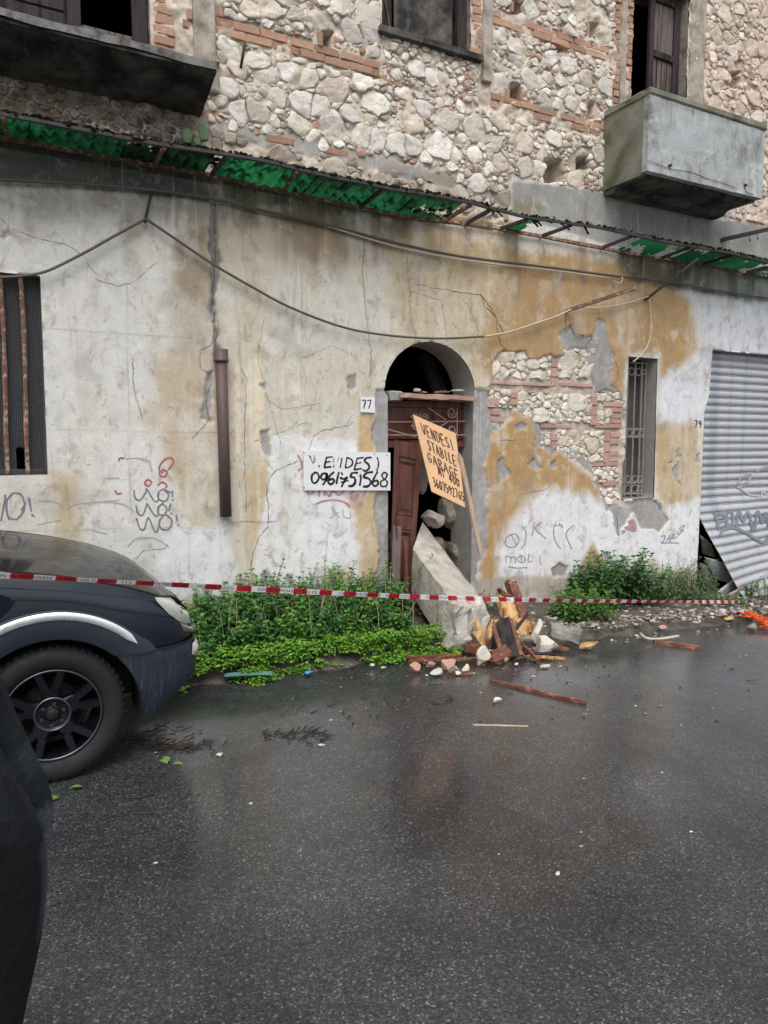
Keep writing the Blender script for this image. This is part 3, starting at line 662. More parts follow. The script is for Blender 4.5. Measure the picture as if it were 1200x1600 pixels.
def stone(poly, s, hmax, gap, rs, tint=None, y0=None):
    P = np.array(poly); c = P.mean(0); per = np.linalg.norm(np.roll(P, -1, 0) - P, axis=1).sum()
    x, z = P[:, 0], P[:, 1]; area = abs((x * np.roll(z, -1) - z * np.roll(x, -1)).sum()) / 2
    r = math.sqrt(area / math.pi)
    if r < .014: return
    N = 12 if r < .05 else 24
    L = np.concatenate([[0], np.cumsum(np.linalg.norm(np.roll(P, -1, 0) - P, axis=1))]); Q = np.concatenate([P, P[:1]])
    t = (np.arange(N) / N) * per
    for l_ in L[:-1]:
        j_ = int(round(l_ / per * N)) % N; t[j_] = l_ % per
    q = np.stack([np.interp(t, L, Q[:, 0]), np.interp(t, L, Q[:, 1])], 1)
    kq = rs.uniform(.0, .05); q = (1 - 2 * kq) * q + kq * np.roll(q, 1, 0) + kq * np.roll(q, -1, 0)
    sc = max(.6, 1 - gap * rs.uniform(.3, 1.8) / r); q = c + (q - c) * sc
    off = Vector((c[0] * 5, rs.random() * 50, c[1] * 5))
    for k in range(N):                                                              # shared drift keeps neighbours fitting
        w2 = mnoise.noise_vector((q[k][0] * 7, 1.5, q[k][1] * 7)); q[k] += np.array((w2.x, w2.z)) * .034
    c = q.mean(0)
    for k in range(N):                                                              # chipped outline
        d = q[k] - c; w = mnoise.noise(Vector((d[0] * 16, 0, d[1] * 16)) + off) * .16 + mnoise.noise(Vector((d[0] * 45, 9, d[1] * 45)) + off) * .10
        q[k] = c + d * (1 + w)
    h = hmax * rs.uniform(.45, 1.0) * min(1, .5 + r / .12); tx, tz = rs.uniform(-.14, .14), rs.uniform(-.14, .14)
    fd = [(rs.uniform(-1, 1), rs.uniform(-1, 1), rs.uniform(.2, .6)) for _ in range(3)]       # cleft facets
    yb = D + .05; v = []; f = []
    base = (D if y0 is None else y0)
    RG = ((1.0, None), (.99, .55), (.96, .92), (.84, 1.0), (.56, 1.02), (.28, 1.0)) if N > 12 else ((1.0, None), (.98, .6), (.88, .97), (.40, 1.02))
    for sc_, hh in RG:
        for k in range(N):
            p = c + (q[k] - c) * sc_; d = p - c
            if hh is None: y = yb
            else:
                nn = mnoise.noise(Vector((p[0] * 15, 0, p[1] * 15)) + off) * .008 + mnoise.noise(Vector((p[0] * 38, 3, p[1] * 38)) + off) * .007
                e = h * hh + (nn + d[0] * tx + d[1] * tz) * min(1, hh * 1.2)
                for a_, b_, k_ in fd: e -= max(0, (d[0] * a_ + d[1] * b_) / r - k_) * .030
                y = base - e
            v.append((p[0], y, p[1]))
    v.append((c[0], base - h, c[1])); nr = len(RG); n5 = (nr - 1) * N
    for a in range(nr - 1):
        for k in range(N): f.append((a * N + k, a * N + (k + 1) % N, (a + 1) * N + (k + 1) % N, (a + 1) * N + k))
    for k in range(N): f.append((n5 + k, n5 + (k + 1) % N, len(v) - 1))
    col = sl_(tint or rs.choice(PALE)) * rs.uniform(.90, 1.06)
    mo = sl_((198, 186, 170))
    cols = []
    for i, p in enumerate(v):
        rim = max(0, min(1, (1.6 * mnoise.noise((p[0] * 9, 5, p[2] * 9)) + (.55 if i < 3 * N else -.25))))       # mortar smeared over the edges
        cols.append(tuple((col * (1 - .75 * rim) + mo * .75 * rim) * (1 + .16 * mnoise.noise((p[0] * 14, p[1] * 14, p[2] * 14)))))
    STONES.append((area, v, f, cols))
def pxs(lst, ox, oy, k): # stones read off an enlarged crop
    o = []
    for x, y, r in lst:
        X, Z = W(ox + x / k, oy + y / k); rr = 1.14 * r / k / 152.0 * (1 + .06 * (X - 3)); o.append((X, Z, rr))
    return o
BIG = pxs([(215, 70, 52), (385, 115, 40), (560, 25, 38), (480, 72, 36), (600, 120, 42), (665, 122, 42), (245, 230, 40), (275, 285, 38), (375, 275, 40), (425, 290, 38), (540, 335, 45), (640, 310, 38), (420, 385, 44), (475, 395, 40), (690, 388, 44), (185, 415, 38), (245, 425, 42), (400, 465, 40), (530, 480, 42), (600, 430, 38), (645, 510, 38), (690, 520, 38), (770, 332, 40), (820, 335, 32), (905, 350, 42), (1005, 370, 36), (825, 455, 42), (955, 455, 42), (770, 540, 40), (825, 545, 38), (925, 550, 50), (1060, 480, 42), (1150, 318, 40), (1060, 580, 28), (870, 405, 30), (1160, 450, 36), (910, 290, 36), (845, 260, 32), (150, 185, 38), (130, 330, 36), (320, 370, 30), (330, 215, 26), (520, 265, 30), (1165, 600, 36), (1115, 520, 28), (700, 165, 24), (990, 580, 24)], 300, 0, 2.4) + \
      pxs([(440, 40, 48), (490, 65, 44), (150, 205, 44), (150, 245, 36), (60, 360, 32), (100, 368, 30), (205, 332, 38), (250, 345, 30), (370, 280, 36), (515, 150, 38), (565, 165, 34), (285, 325, 26), (440, 325, 34), (385, 435, 32), (310, 580, 36), (100, 665, 38), (195, 695, 42), (235, 700, 30), (180, 600, 40), (400, 755, 40), (60, 600, 36), (20, 530, 34), (190, 500, 32), (380, 560, 32), (1020, 60, 36), (985, 150, 34), (1130, 200, 34), (1180, 205, 34), (1010, 310, 28), (1060, 285, 28), (985, 365, 26), (1140, 405, 40), (1085, 455, 28), (1180, 300, 30), (1190, 390, 26), (215, 30, 34), (220, 60, 26), (75, 150, 30), (300, 240, 28)], 750, 0, 2.667)
rs = random.Random(11)
PANELS = [(1.74, 3.28, 5.29, 5.93), (1.74, 3.28, 6.07, 6.6), (1.66, 4.80, 4.06, 5.115), (4.80, 6.22, 4.53, 5.115), (3.30, 4.40, 5.13, 5.53), (4.56, 6.22, 5.29, 5.93), (4.56, 6.22, 6.08, 7.05), (7.70, 9.85, 4.58, 7.6), (3.3, 4.3, 7.14, 7.5), (-.5, 1.55, 4.05, 4.5)]
for pn, rc in enumerate(PANELS):
    big = [s for s in BIG if rc[0] + s[2] * .5 < s[0] < rc[1] - s[2] * .5 and rc[2] + s[2] * .5 < s[1] < rc[3] - s[2] * .5]
    rmx = .115 if pn not in (4, 9) else .05
    for poly, s in cells(fill(rc, big, .016, rmx, rs), rc):
        X, Z, r = s
        px_hole = False
        for (hx, hy, hw, hh_) in HOLES:
            qx, qz = W(hx, hy)
            if abs(qx - X) < hw / 300 + r * .8 and abs(qz - Z) < hh_ / 300 + r * .8: px_hole = True
        if px_hole: continue
        if 4.12 < Z < 4.42 and 1.6 < X < 4.7:                                       # the worn mortar strip stays bare
            i = int((X - GX[0]) / STEP); j = int((Z - GZ[0]) / STEP)
            if up[i, j] < .5 or (r < .05 and rs.random() < .5): continue
        if r < .03 and rs.random() < .25: continue
        dark = Z < 4.36 and X > 1.6; tint = None
        if pn == 9: tint = rs.choice([(112, 104, 94), (124, 112, 96), (96, 88, 80)])
        elif pn == 7: tint = rs.choice([(222, 206, 190), (214, 194, 178), (226, 214, 202), (208, 190, 174)])
        elif dark: tint = rs.choice([(176, 164, 150), (158, 142, 128), (190, 178, 164)])
        elif r < .05 and rs.random() < .35: tint = rs.choice([(186, 146, 124), (170, 158, 146), (176, 162, 148)])
        stone(poly, s, .021 if pn != 9 else .02, .0045, rs, tint)
# stones laid bare between the tile courses beside the narrow window
def low(rect, rmin, rmax, seed):
    q = random.Random(seed); (x0, z1), (x1, z0) = W(rect[0], rect[1]), W(rect[2], rect[3]); rc = (x0, x1, z0, z1)
    for poly, s in cells(fill(rc, [], rmin, rmax, q, 700), rc):
        stone(poly, s, .026, .003, q, q.choice([(226, 220, 206), (220, 212, 196), (228, 222, 210), (210, 198, 180)]), y0=D + .030)
low((766, 545, 864, 595), .03, .17, 1); low((874, 540, 930, 593), .03, .20, 2); low((766, 606, 803, 640), .03, .08, 3); low((812, 612, 925, 662), .025, .15, 4)
low((934, 612, 978, 628), .03, .07, 5); low((934, 640, 957, 663), .06, .1, 15); low((846, 674, 862, 706), .03, .06, 6); low((872, 672, 944, 723), .025, .15, 7); low((928, 730, 968, 754), .03, .08, 8); low((938, 764, 968, 788), .04, .09, 9)
STONES.sort(key=lambda t: -t[0])
for a, v, f, c in STONES[:296]: part('stone', (v, f), M['stone'], smooth=True, cols=c)
mb = MB()
for a, v, f, c in STONES[296:]: mb.add(v, f, c)
part('small_stones', mb.vf, M['stone'], smooth=True, cols=mb.c, kind='stuff')
# --- bricks: a few shared meshes, each brick its own object
BV = []
for k in range(7):
    random.seed(50 + k); v, f = bevbox(-.5, .5, -.5, .5, -.5, .5, .06, .034); BV.append(newmesh('brick', v, f, M['brick']))
TV = []
for k in range(4):
    random.seed(80 + k); v, f = bevbox(-.5, .5, -.5, .5, -.5, .5, .05, .035); TV.append(newmesh('tile_brick', v, f, M['tile']))
def put(name, me, x, y, z, sx, sy, sz, rot=0.0, parent=house):
    o = bpy.data.objects.new(name, me); COL.objects.link(o); o.parent = parent
    o.location = np.array((x, y, z)) - WLOC[parent.name]; o.scale = (sx, sy, sz); o.rotation_euler = (random.uniform(-.02, .02), rot, 0); return o
random.seed(5)
def brick(x0, x1, z0, z1, out=.012, rot=0.0):
    d = .10; o = out - .006 + random.uniform(-.009, .007)
    put('brick', random.choice(BV), (x0 + x1) / 2, D - o + d / 2, (z0 + z1) / 2, x1 - x0, d, z1 - z0, rot + random.uniform(-.012, .012))
def course(x0, x1, z, rows=2, lost=0.07, h=.064):
    for r in range(rows):
        x = x0 - (.13 if r % 2 else 0)
        while x < x1 - .05:
            L = .255 + random.uniform(-.02, .02); a = max(x, x0); b_ = min(x + L, x1)
            if b_ - a > .06 and random.random() > lost: brick(a, b_ - .010, z + r * (h + .010), z + r * (h + .010) + h)
            x += L
course(1.74, 3.28, 5.135); course(3.28, 4.42, 5.10, 1, .35); course(4.56, 6.20, 5.14); course(4.56, 6.20, 5.945); course(1.74, 3.28, 5.945)
course(4.56, 5.2, 5.075, 1, .4); course(7.72, 9.0, 5.62, 2, .25); course(7.72, 9.6, 6.3, 2, .3); course(8.1, 9.7, 4.9, 1, .3)
course(1.9, 3.0, 4.36, 1, .25, .055); course(3.0, 3.5, 4.30, 1, .3, .05); course(1.6, 1.78, 4.45, 1, 0)
def jamb(x0, x1, z0, z1, h=.066, tooth=.03):
    z = z0; k = 0
    while z < z1:
        t = tooth * (k % 2)
        brick(x0 + t * random.uniform(.3, 1), x1, z, z + h - random.uniform(0, .008)); z += h + .010; k += 1
jamb(4.315, 4.425, 5.60, 6.7); jamb(1.225, 1.395, 4.70, 5.6, .07); jamb(6.23, 6.31, 4.62, 7.2, .066); jamb(6.425, 6.50, 4.62, 7.2); jamb(3.12, 3.29, 6.0, 6.7)
for (x, y, w, h) in ((296, 22, 9, 20), (290, 38, 9, 14), (344, 18, 9, 22), (348, 36, 9, 10), (500, 62, 7, 24), (528, 66, 12, 22), (792, 150, 8, 26), (818, 148, 10, 22), (914, 170, 6, 24), (918, 46, 6, 24), (798, 10, 8, 20), (1094, 20, 10, 14), (1098, 60, 10, 12), (1150, 90, 22, 10), (1130, 80, 18, 9), (752, 258, 32, 9), (655, 208, 14, 7), (620, 152, 22, 8), (640, 160, 14, 7), (288, 185, 10, 10), (1180, 168, 22, 14), (1100, 105, 12, 9), (1142, 146, 12, 16)):
    (a, zz1), (c, zz0) = W(x - w / 2, y - h / 2), W(x + w / 2, y + h / 2); brick(a, c, zz0, zz1, .016)
def tile(x0, y0, x1, y1, n=1, vert=False):
    (a, zz1), (c, zz0) = W(x0, y0), W(x1, y1)
    for i in range(n):
        if vert: p0, p1, q0, q1 = a, c, zz0 + (zz1 - zz0) * i / n, zz0 + (zz1 - zz0) * (i + 1) / n - .006
        else: p0, p1, q0, q1 = a + (c - a) * i / n, a + (c - a) * (i + 1) / n - .006, zz0, zz1
        put('brick', random.choice(TV), (p0 + p1) / 2, D + .013 + .05 + random.uniform(-.003, .006), (q0 + q1) / 2, p1 - p0, .10, q1 - q0)
for q in ((770, 596, 864, 604, 4), (876, 597, 929, 605, 2), (826, 611, 862, 615, 2), (846, 663, 896, 669, 2), (932, 662, 972, 669, 2), (926, 722, 967, 728, 2), (944, 752, 966, 759, 1), (945, 628, 975, 636, 1), (766, 622, 782, 634, 1), (768, 641, 784, 648, 1), (768, 653, 790, 659, 1), (957, 637, 974, 644, 1), (957, 646, 974, 653, 1), (957, 655, 974, 661, 1), (957, 676, 971, 683, 1), (955, 686, 970, 694, 1), (955, 704, 969, 712, 1), (955, 714, 968, 721, 1), (790, 622, 800, 626, 1), (790, 628, 800, 632, 1)): tile(*q)
for q in ((864, 559, 873, 604, 3), (925, 617, 934, 664, 3), (800, 611, 810, 633, 2), (945, 673, 954, 723, 3), (863, 676, 872, 702, 2)): tile(*q, vert=True)
# ------------------------------------------------------------------ fittings of the house
def wbox(x0, x1, z0, z1, out, into, b=.008, jit=.002): return bevbox(x0, x1, D - out, D + into, z0, z1, b, jit)
def rough_prism(prof, x0, x1, n, amp, seed):
    v = []; f = []; k = len(prof)
    for i in range(n + 1):
        x = x0 + (x1 - x0) * i / n
        for j, (y, z) in enumerate(prof):
            q = mnoise.noise_vector((x * 4, y * 9 + seed, z * 9)) * amp
            v.append((x + (q.x if i in (0, n) else 0), y + q.y, z + q.z))
    f = grid_faces(n + 1, k, True); f.append(tuple(range(k))); f.append(tuple(n * k + j for j in range(k - 1, -1, -1))); return v, f
def prof_dense(p, st=.06):
    o = []
    for i in range(len(p)):
        a = np.array(p[i]); b = np.array(p[(i + 1) % len(p)]); m_ = max(1, int(np.linalg.norm(b - a) / st)); o += [tuple(a + (b - a) * t / m_) for t in range(m_)]
    return o
slab = part('balcony_slab', rough_prism(prof_dense([(5.70, 4.555), (5.715, 4.605), (6.24, 4.62), (6.24, 4.44), (6.0, 4.49)]), -.9, 1.59, 90, .020, 1), M['darkconcrete'])
obj('slab_edge', rough_prism(prof_dense([(5.682, 4.575), (5.685, 4.632), (6.1, 4.642), (6.1, 4.61), (5.72, 4.60)]), -.88, 1.602, 120, .016, 2), M['slabedge'], slab)
# stained pilasters and bare plaster strips
part('pilaster', wbox(1.545, 1.725, 4.79, 7.2, .035, .03), M['pilaster']); part('pilaster_base', wbox(1.40, 1.745, 4.645, 4.785, .05, .03, .015, .006), M['pilaster'])
part('pilaster', wbox(4.435, 4.55, 5.36, 7.3, .03, .03), M['pilaster']); part('pilaster', wbox(6.325, 6.41, 4.6, 7.3, .012, .03), M['pilaster']); part('door_jamb', wbox(7.435, 7.69, 4.6, 7.2, .016, .03), M['pilaster'])
part('window_sill', wbox(3.25, 4.42, 5.515, 5.58, .06, .2, .01, .004), M['darkconcrete']); part('jamb_stone', wbox(3.02, 3.295, 5.50, 5.74, .03, .1, .03, .012), M['white']); part('jamb_stone', wbox(2.86, 3.0, 5.56, 5.76, .03, .1, .03, .012), M['white'])
# upper left balcony door: boarded leaf, open lower light
dl = part('balcony_door', bevbox(-.48, .60, D + .10, D + .14, 4.62, 6.9, .006), M['darkwood'])
for z in np.arange(4.70, 5.6, .115): obj('board', bevbox(-.46, .58, D + .085, D + .105, z, z + .105, .006, .003), M['darkwood'], dl)
for (a, b, c, e) in ((.60, .70, 4.62, 6.9), (1.08, 1.20, 4.62, 6.9), (.70, 1.08, 4.905, 4.98), (.70, 1.08, 5.42, 5.5), (.70, 1.08, 4.62, 4.66)): obj('stile', bevbox(a, b, D + .07, D + .13, c, e, .008, .003), M['oldwood'] if e - c < .1 else M['darkwood'], dl)
# upper middle window: rotten panel and frame
um_ = part('window_frame', bevbox(4.19, 4.29, D + .06, D + .13, 5.57, 7.1, .008, .002), M['darkwood'])
obj('frame_post', bevbox(3.31, 3.37, D + .08, D + .14, 5.59, 7.1, .008, .002), M['darkwood'], um_); obj('weathered_panel', bevbox(3.52, 4.185, D + .16, D + .185, 5.6, 7.05, .004), M['darkconcrete'], um_)
obj('weathered_panel', bevbox(3.375, 3.515, D + .20, D + .22, 5.6, 7.05, .004), M['darkwood'], um_); obj('loose_slat', plank((3.36, D + .12, 6.05), (3.45, D + .1, 5.6), .03, .015), M['oldwood'], um_)
# upper right door: one leaf hanging in a dark opening
ur = part('balcony_door', bevbox(6.93, 7.36, D + .14, D + .17, 4.7, 6.95, .006), M['oldwood'])
for (a, b, c, e) in ((6.90, 6.97, 4.68, 6.97), (7.30, 7.395, 4.68, 6.97), (6.97, 7.30, 6.25, 6.33), (6.97, 7.30, 5.2, 5.28), (6.97, 7.30, 6.87, 6.95)): obj('stile', bevbox(a, b, D + .11, D + .165, c, e, .008, .002), M['darkwood'], ur)
for a in (7.045, 7.12, 7.21): obj('board_joint', bevbox(a, a + .012, D + .132, D + .145, 5.28, 6.25, .003), M['darkwood'], ur)
# balcony with solid concrete parapet
bal = part('balcony', rough_prism(prof_dense([(5.64, 4.60), (5.64, 4.70), (6.24, 4.72), (6.24, 4.50), (6.1, 4.50), (6.05, 4.56), (5.75, 4.56), (5.72, 4.60)]), 6.13, 7.97, 40, .012, 5), M['darkconcrete'])
obj('front_parapet', rough_prism(prof_dense([(5.605, 4.575), (5.603, 4.64), (5.605, 5.335), (5.68, 5.335), (5.68, 4.575)]), 6.10, 7.985, 60, .007, 6), M['concrete'], bal)
for a in (6.105, 7.905):
    v, f = rough_prism(prof_dense([(0, 4.56), (0, 5.335), (.07, 5.335), (.07, 4.56)]), 5.684, 6.245, 12, .004, 7)
    obj('side_parapet', ([(a + y, x, z) for x, y, z in v], [q[::-1] for q in f]), M['mossconcrete'], bal)
for q in ((6.085, 8.0, 5.59, 5.695), (6.088, 6.19, 5.698, 6.245), (7.89, 7.998, 5.698, 6.245)): obj('coping', bevbox(q[0], q[1], q[2], q[3], 5.338, 5.405, .010, .004), M['mossconcrete'], bal)
for q in ([(1012, 250), (1040, 262), (1075, 268), (1120, 283), (1160, 297)], [(1163, 285), (1166, 300), (1180, 306)]):
    P_ = [(a_[0] + (b_[0] - a_[0]) * t / 6 + random.gauss(0, .5), a_[1] + (b_[1] - a_[1]) * t / 6 + random.gauss(0, .5)) for a_, b_ in zip(q[:-1], q[1:]) for t in range(6)]
    v, f = ribbon(P_, [random.uniform(.5, 1.6) for _ in P_]); obj('crack', ([P3(x, y, 5.5955) for x, y in v], f), M['crack'], bal)
for x in (6.42, 7.66): obj('drain_spout', tube([(x, 5.63, 4.68), (x, 5.575, 4.672)], .016, 8), M['iron'], bal)
# left barred window with wire mesh
lw = part('barred_window', bevbox(-.5, .31, D + .055, D + .085, 1.50, 1.535, .004), M['iron'])
for x in (-.42, -.30, -.18, -.065, .045, .185):
    v, f = tube([(x + .01 * math.sin(z * 3), D + .05, z) for z in np.linspace(1.5, 3.01, 14)], [.016 + .003 * random.random() for _ in range(14)], 8); obj('bar', (v, f), M['rust'], lw)
mb = MB()
hx0, hx1, hz0, hz1 = W(28, 742)[0], W(45, 742)[0], 1.5, W(36, 700)[1]
for x in np.arange(-.5, .32, .0135):
    zt = 1.5 if not (hx0 < x < hx1) else hz1 + random.uniform(-.02, .03)
    mb.add(*box(x, x + .0036, D + .10, D + .1036, zt, 3.02))
for z in np.arange(1.51, 3.02, .0135):
    if z < hz1: mb.add(*box(-.5, hx0 - random.uniform(0, .01), D + .104, D + .1072, z, z + .0036)); mb.add(*box(hx1 + random.uniform(0, .01), .32, D + .104, D + .1072, z, z + .0036))
    else: mb.add(*box(-.5, .32, D + .104, D + .1072, z, z + .0036))
obj('wire_mesh', mb.vf, M['mesh'], lw)
# narrow window grille
nw = part('window_grille', bevbox(6.60, 7.085, D + .14, D + .155, 1.90, 1.915, .003), M['grille'])
for z in (1.10, 1.235, 1.80, 2.70): obj('rail', bevbox(6.60, 7.085, D + .14, D + .155, z, z + .014, .003), M['grille'], nw)
for x in (6.635, 6.755, 6.875, 6.99, 7.06): obj('bar', tube([(x, D + .148, 1.07), (x, D + .148, 2.74)], .010, 8), M['grille'], nw)
for z, r in ((1.168, .05), (1.857, .042), (2.60, .045), (1.29, .04)):
    for x in (6.695, 6.815, 6.932, 7.026): 
        rr = r if x < 7 else .03
        obj('ring', tube([(x + rr * math.cos(a), D + .148, z + rr * math.sin(a)) for a in np.linspace(0, 2 * math.pi, 15)], .007, 5), M['grille'], nw)
obj('window_pane', bevbox(6.59, 7.10, D + .27, D + .28, 1.06, 2.75, .002), M['pane'], nw)
# doorway: cracked lintel, transom light with scrolled iron
lt = part('lintel', plank((3.48, D + .06, 2.205), (4.385, D + .06, 2.195), .26, .045, (0, 0, 1), 14, .02, .006), M['tile'])
obj('lintel_end', bevbox(3.385, 3.53, D - .012, D + .18, 2.15, 2.245, .012, .007), M['mortar'], lt)
for i, (x, y, w, h) in enumerate(((652, 608, 6, 3), (668, 611, 9, 2), (690, 611, 14, 2), (716, 609, 17, 3))):
    X, Z = W(x, y); obj('mortar_lump', rock((X, D - .02 + random.random() * .1, Z - .01), w / 150, .06, h / 150, 20 + i, .4), M['mortar'], lt)
tr = part('transom', bevbox(3.385, 4.375, D + .20, D + .23, 1.70, 2.17, .004), M['wood'])
for (a, b, c, e, o) in ((3.385, 4.375, 2.10, 2.17, .17), (3.385, 4.375, 1.69, 1.76, .15), (3.385, 4.375, 1.775, 1.80, .16), (3.385, 3.43, 1.8, 2.1, .17), (4.32, 4.375, 1.8, 2.1, .17), (3.84, 3.90, 1.8, 2.1, .185)): obj('transom_rail', bevbox(a, b, D + o, D + .199, c, e, .006, .001), M['wood'], tr)
def scroll(cx, cz, r, sg, turn=1.6, a0=0):
    return [(cx + sg * r * (1 - .72 * t) * math.cos(a0 + turn * 2 * math.pi * t), D + .115, cz + r * (1 - .72 * t) * math.sin(a0 + turn * 2 * math.pi * t)) for t in np.linspace(0, 1, 26)]
SCR = [scroll(4.19, 2.055, .062, -1, 1.5, 3.1), scroll(4.20, 1.87, .062, -1, 1.5, 3.1), scroll(3.745, 1.99, .048, -1, 1.4, 0), scroll(3.855, 1.99, .048, 1, 1.4, 0), scroll(3.745, 1.90, .04, -1, 1.4, 0), scroll(3.855, 1.90, .04, 1, 1.4, 0),
       [(3.39, D + .115, 1.945), (4.37, D + .115, 1.965)], [(4.26, D + .115, 2.10), (4.26, D + .115, 1.80)], [(3.39, D + .115, 1.88), (3.75, D + .115, 1.80)], [(3.88, D + .115, 1.82), (4.15, D + .115, 1.96), (4.26, D + .115, 1.965)], [(3.9, D + .115, 2.1), (4.12, D + .115, 1.975)], [(3.8, D + .115, 2.05), (3.8, D + .115, 1.93)], [(3.39, D + .115, 1.815), (4.37, D + .115, 1.82)]]
for s in SCR: obj('iron_scroll', tube(s, .0075, 6), M['scroll'], tr)
# roller shutter pushed out of its opening
SHX0, SHX1 = 7.90, 11.1
def shut(u, v):
    t = max(0, (v - .56) / .44); e = (1 - u) ** 1.3
    wv = .012 * math.sin(v * 21 + u * 9) * (v > .55)
    x = SHX0 + (SHX1 - SHX0) * u + .42 * t ** 1.4 * e; y = D + .12 - (.62 * t ** 1.15) * (.25 + .75 * e) + wv
    z = 2.93 - 3.2 * v - (.06 * t * e) + .10 * t * u
    return np.array((x, y, z))
sh = part('roller_shutter', bevbox(7.9, 11.2, D + .16, D + .36, 2.80, 2.915, .01), M['iron'])
NS = 32
for i in range(NS):
    v0, v1 = i / NS, (i + 1) / NS; mb = MB(); us = np.linspace(0, 1, 40); pr = ((0, 0), (.03, .0125), (.10, .0130), (.115, -.006), (.15, -.006), (.165, .0125), (.55, .0138), (.975, .0125), (1.0, -.006))
    vv = []
    for u in us:
        for a, o in pr:
            p = shut(u, v0 + (v1 - v0) * a); vv.append((p[0], p[1] - o, p[2]))
    obj('slat', (vv, grid_faces(len(us), len(pr))), M['shutter'], sh, smooth=True)
SG = [(u, v, shut(u, v)) for u in np.linspace(0, .5, 90) for v in np.linspace(.3, 1, 240)]
SGP = np.array([s[2] for s in SG]); _d = (SGP - _C) @ _F; SGX = 600 + FPX * ((SGP - _C) @ _R) / _d; SGY = 800 - FPX * ((SGP - _C) @ _U) / _d
def onshut(x, y):
    k = np.argsort((SGX - x) ** 2 + (SGY - y) ** 2)[:4]; w_ = 1 / (1 + (SGX[k] - x) ** 2 + (SGY[k] - y) ** 2)
    p = (SGP[k] * w_[:, None]).sum(0) / w_.sum(); return (p[0], p[1] - .026, p[2])
SW = 1.0
def strokes(lines, w, fn, k=5):
    mb = MB()
    for L in lines:
        ww = w * SW
        if isinstance(L, tuple) and isinstance(L[0], list): L, ww = L
        pts = catmull(L, k) if len(L) > 2 else [np.array(L[0], float) + (np.array(L[1], float) - np.array(L[0], float)) * t for t in np.linspace(0, 1, 5)]
        ph = random.random() * 9; ws = [ww * (1 + .38 * mnoise.noise((i_ * .23 + ph, ph, 0)) + .12 * random.random()) for i_ in range(len(pts))]
        v, f = ribbon(pts, ws); mb.add([fn(*q) for q in v], f)
    return mb.vf
def graf(lines, w, fn, m, parent=None, name='graffiti', gap=5.0):
    "one part per written word: strokes that nearly touch belong together"
    bb = []
    for L in lines:
        p = np.array(L); bb.append([p.min(0) - gap / 2, p.max(0) + gap / 2])
    grp = list(range(len(lines)))
    for i in range(len(lines)):
        for j in range(i):
            if (bb[i][0] <= bb[j][1]).all() and (bb[j][0] <= bb[i][1]).all():
                a, b = grp[i], grp[j]; grp = [b if g == a else g for g in grp]
    for g in sorted(set(grp)): part(name, strokes([L for L, q in zip(lines, grp) if q == g], w, fn), m, parent)
c8 = lambda L: [(1030 + x / 3.406, 540 + y / 3.406) for x, y in L]
graf([c8(q) for q in ([(290, 890), (300, 930), (308, 975)], [(285, 890), (335, 900), (345, 925), (300, 940)], [(355, 885), (350, 930), (362, 965), (385, 930), (378, 885), (355, 885)], [(405, 960), (415, 880), (440, 935), (465, 885), (490, 980)], [(500, 975), (515, 880), (540, 940), (560, 890), (575, 960)], [(320, 1010), (330, 980), (390, 968), (470, 1005), (540, 1045), (590, 1010)])], 4.2, onshut, M['spray'], sh)
graf([c8(q) for q in ([(405, 750), (425, 705), (470, 682), (482, 692), (450, 735), (410, 755)], [(425, 760), (470, 790), (520, 800)], [(510, 670), (545, 648), (590, 645)], [(535, 810), (540, 770), (560, 790), (585, 775)], [(560, 1270), (555, 1220), (590, 1190)])], 2.6, onshut, M['sprayfaint'], sh)
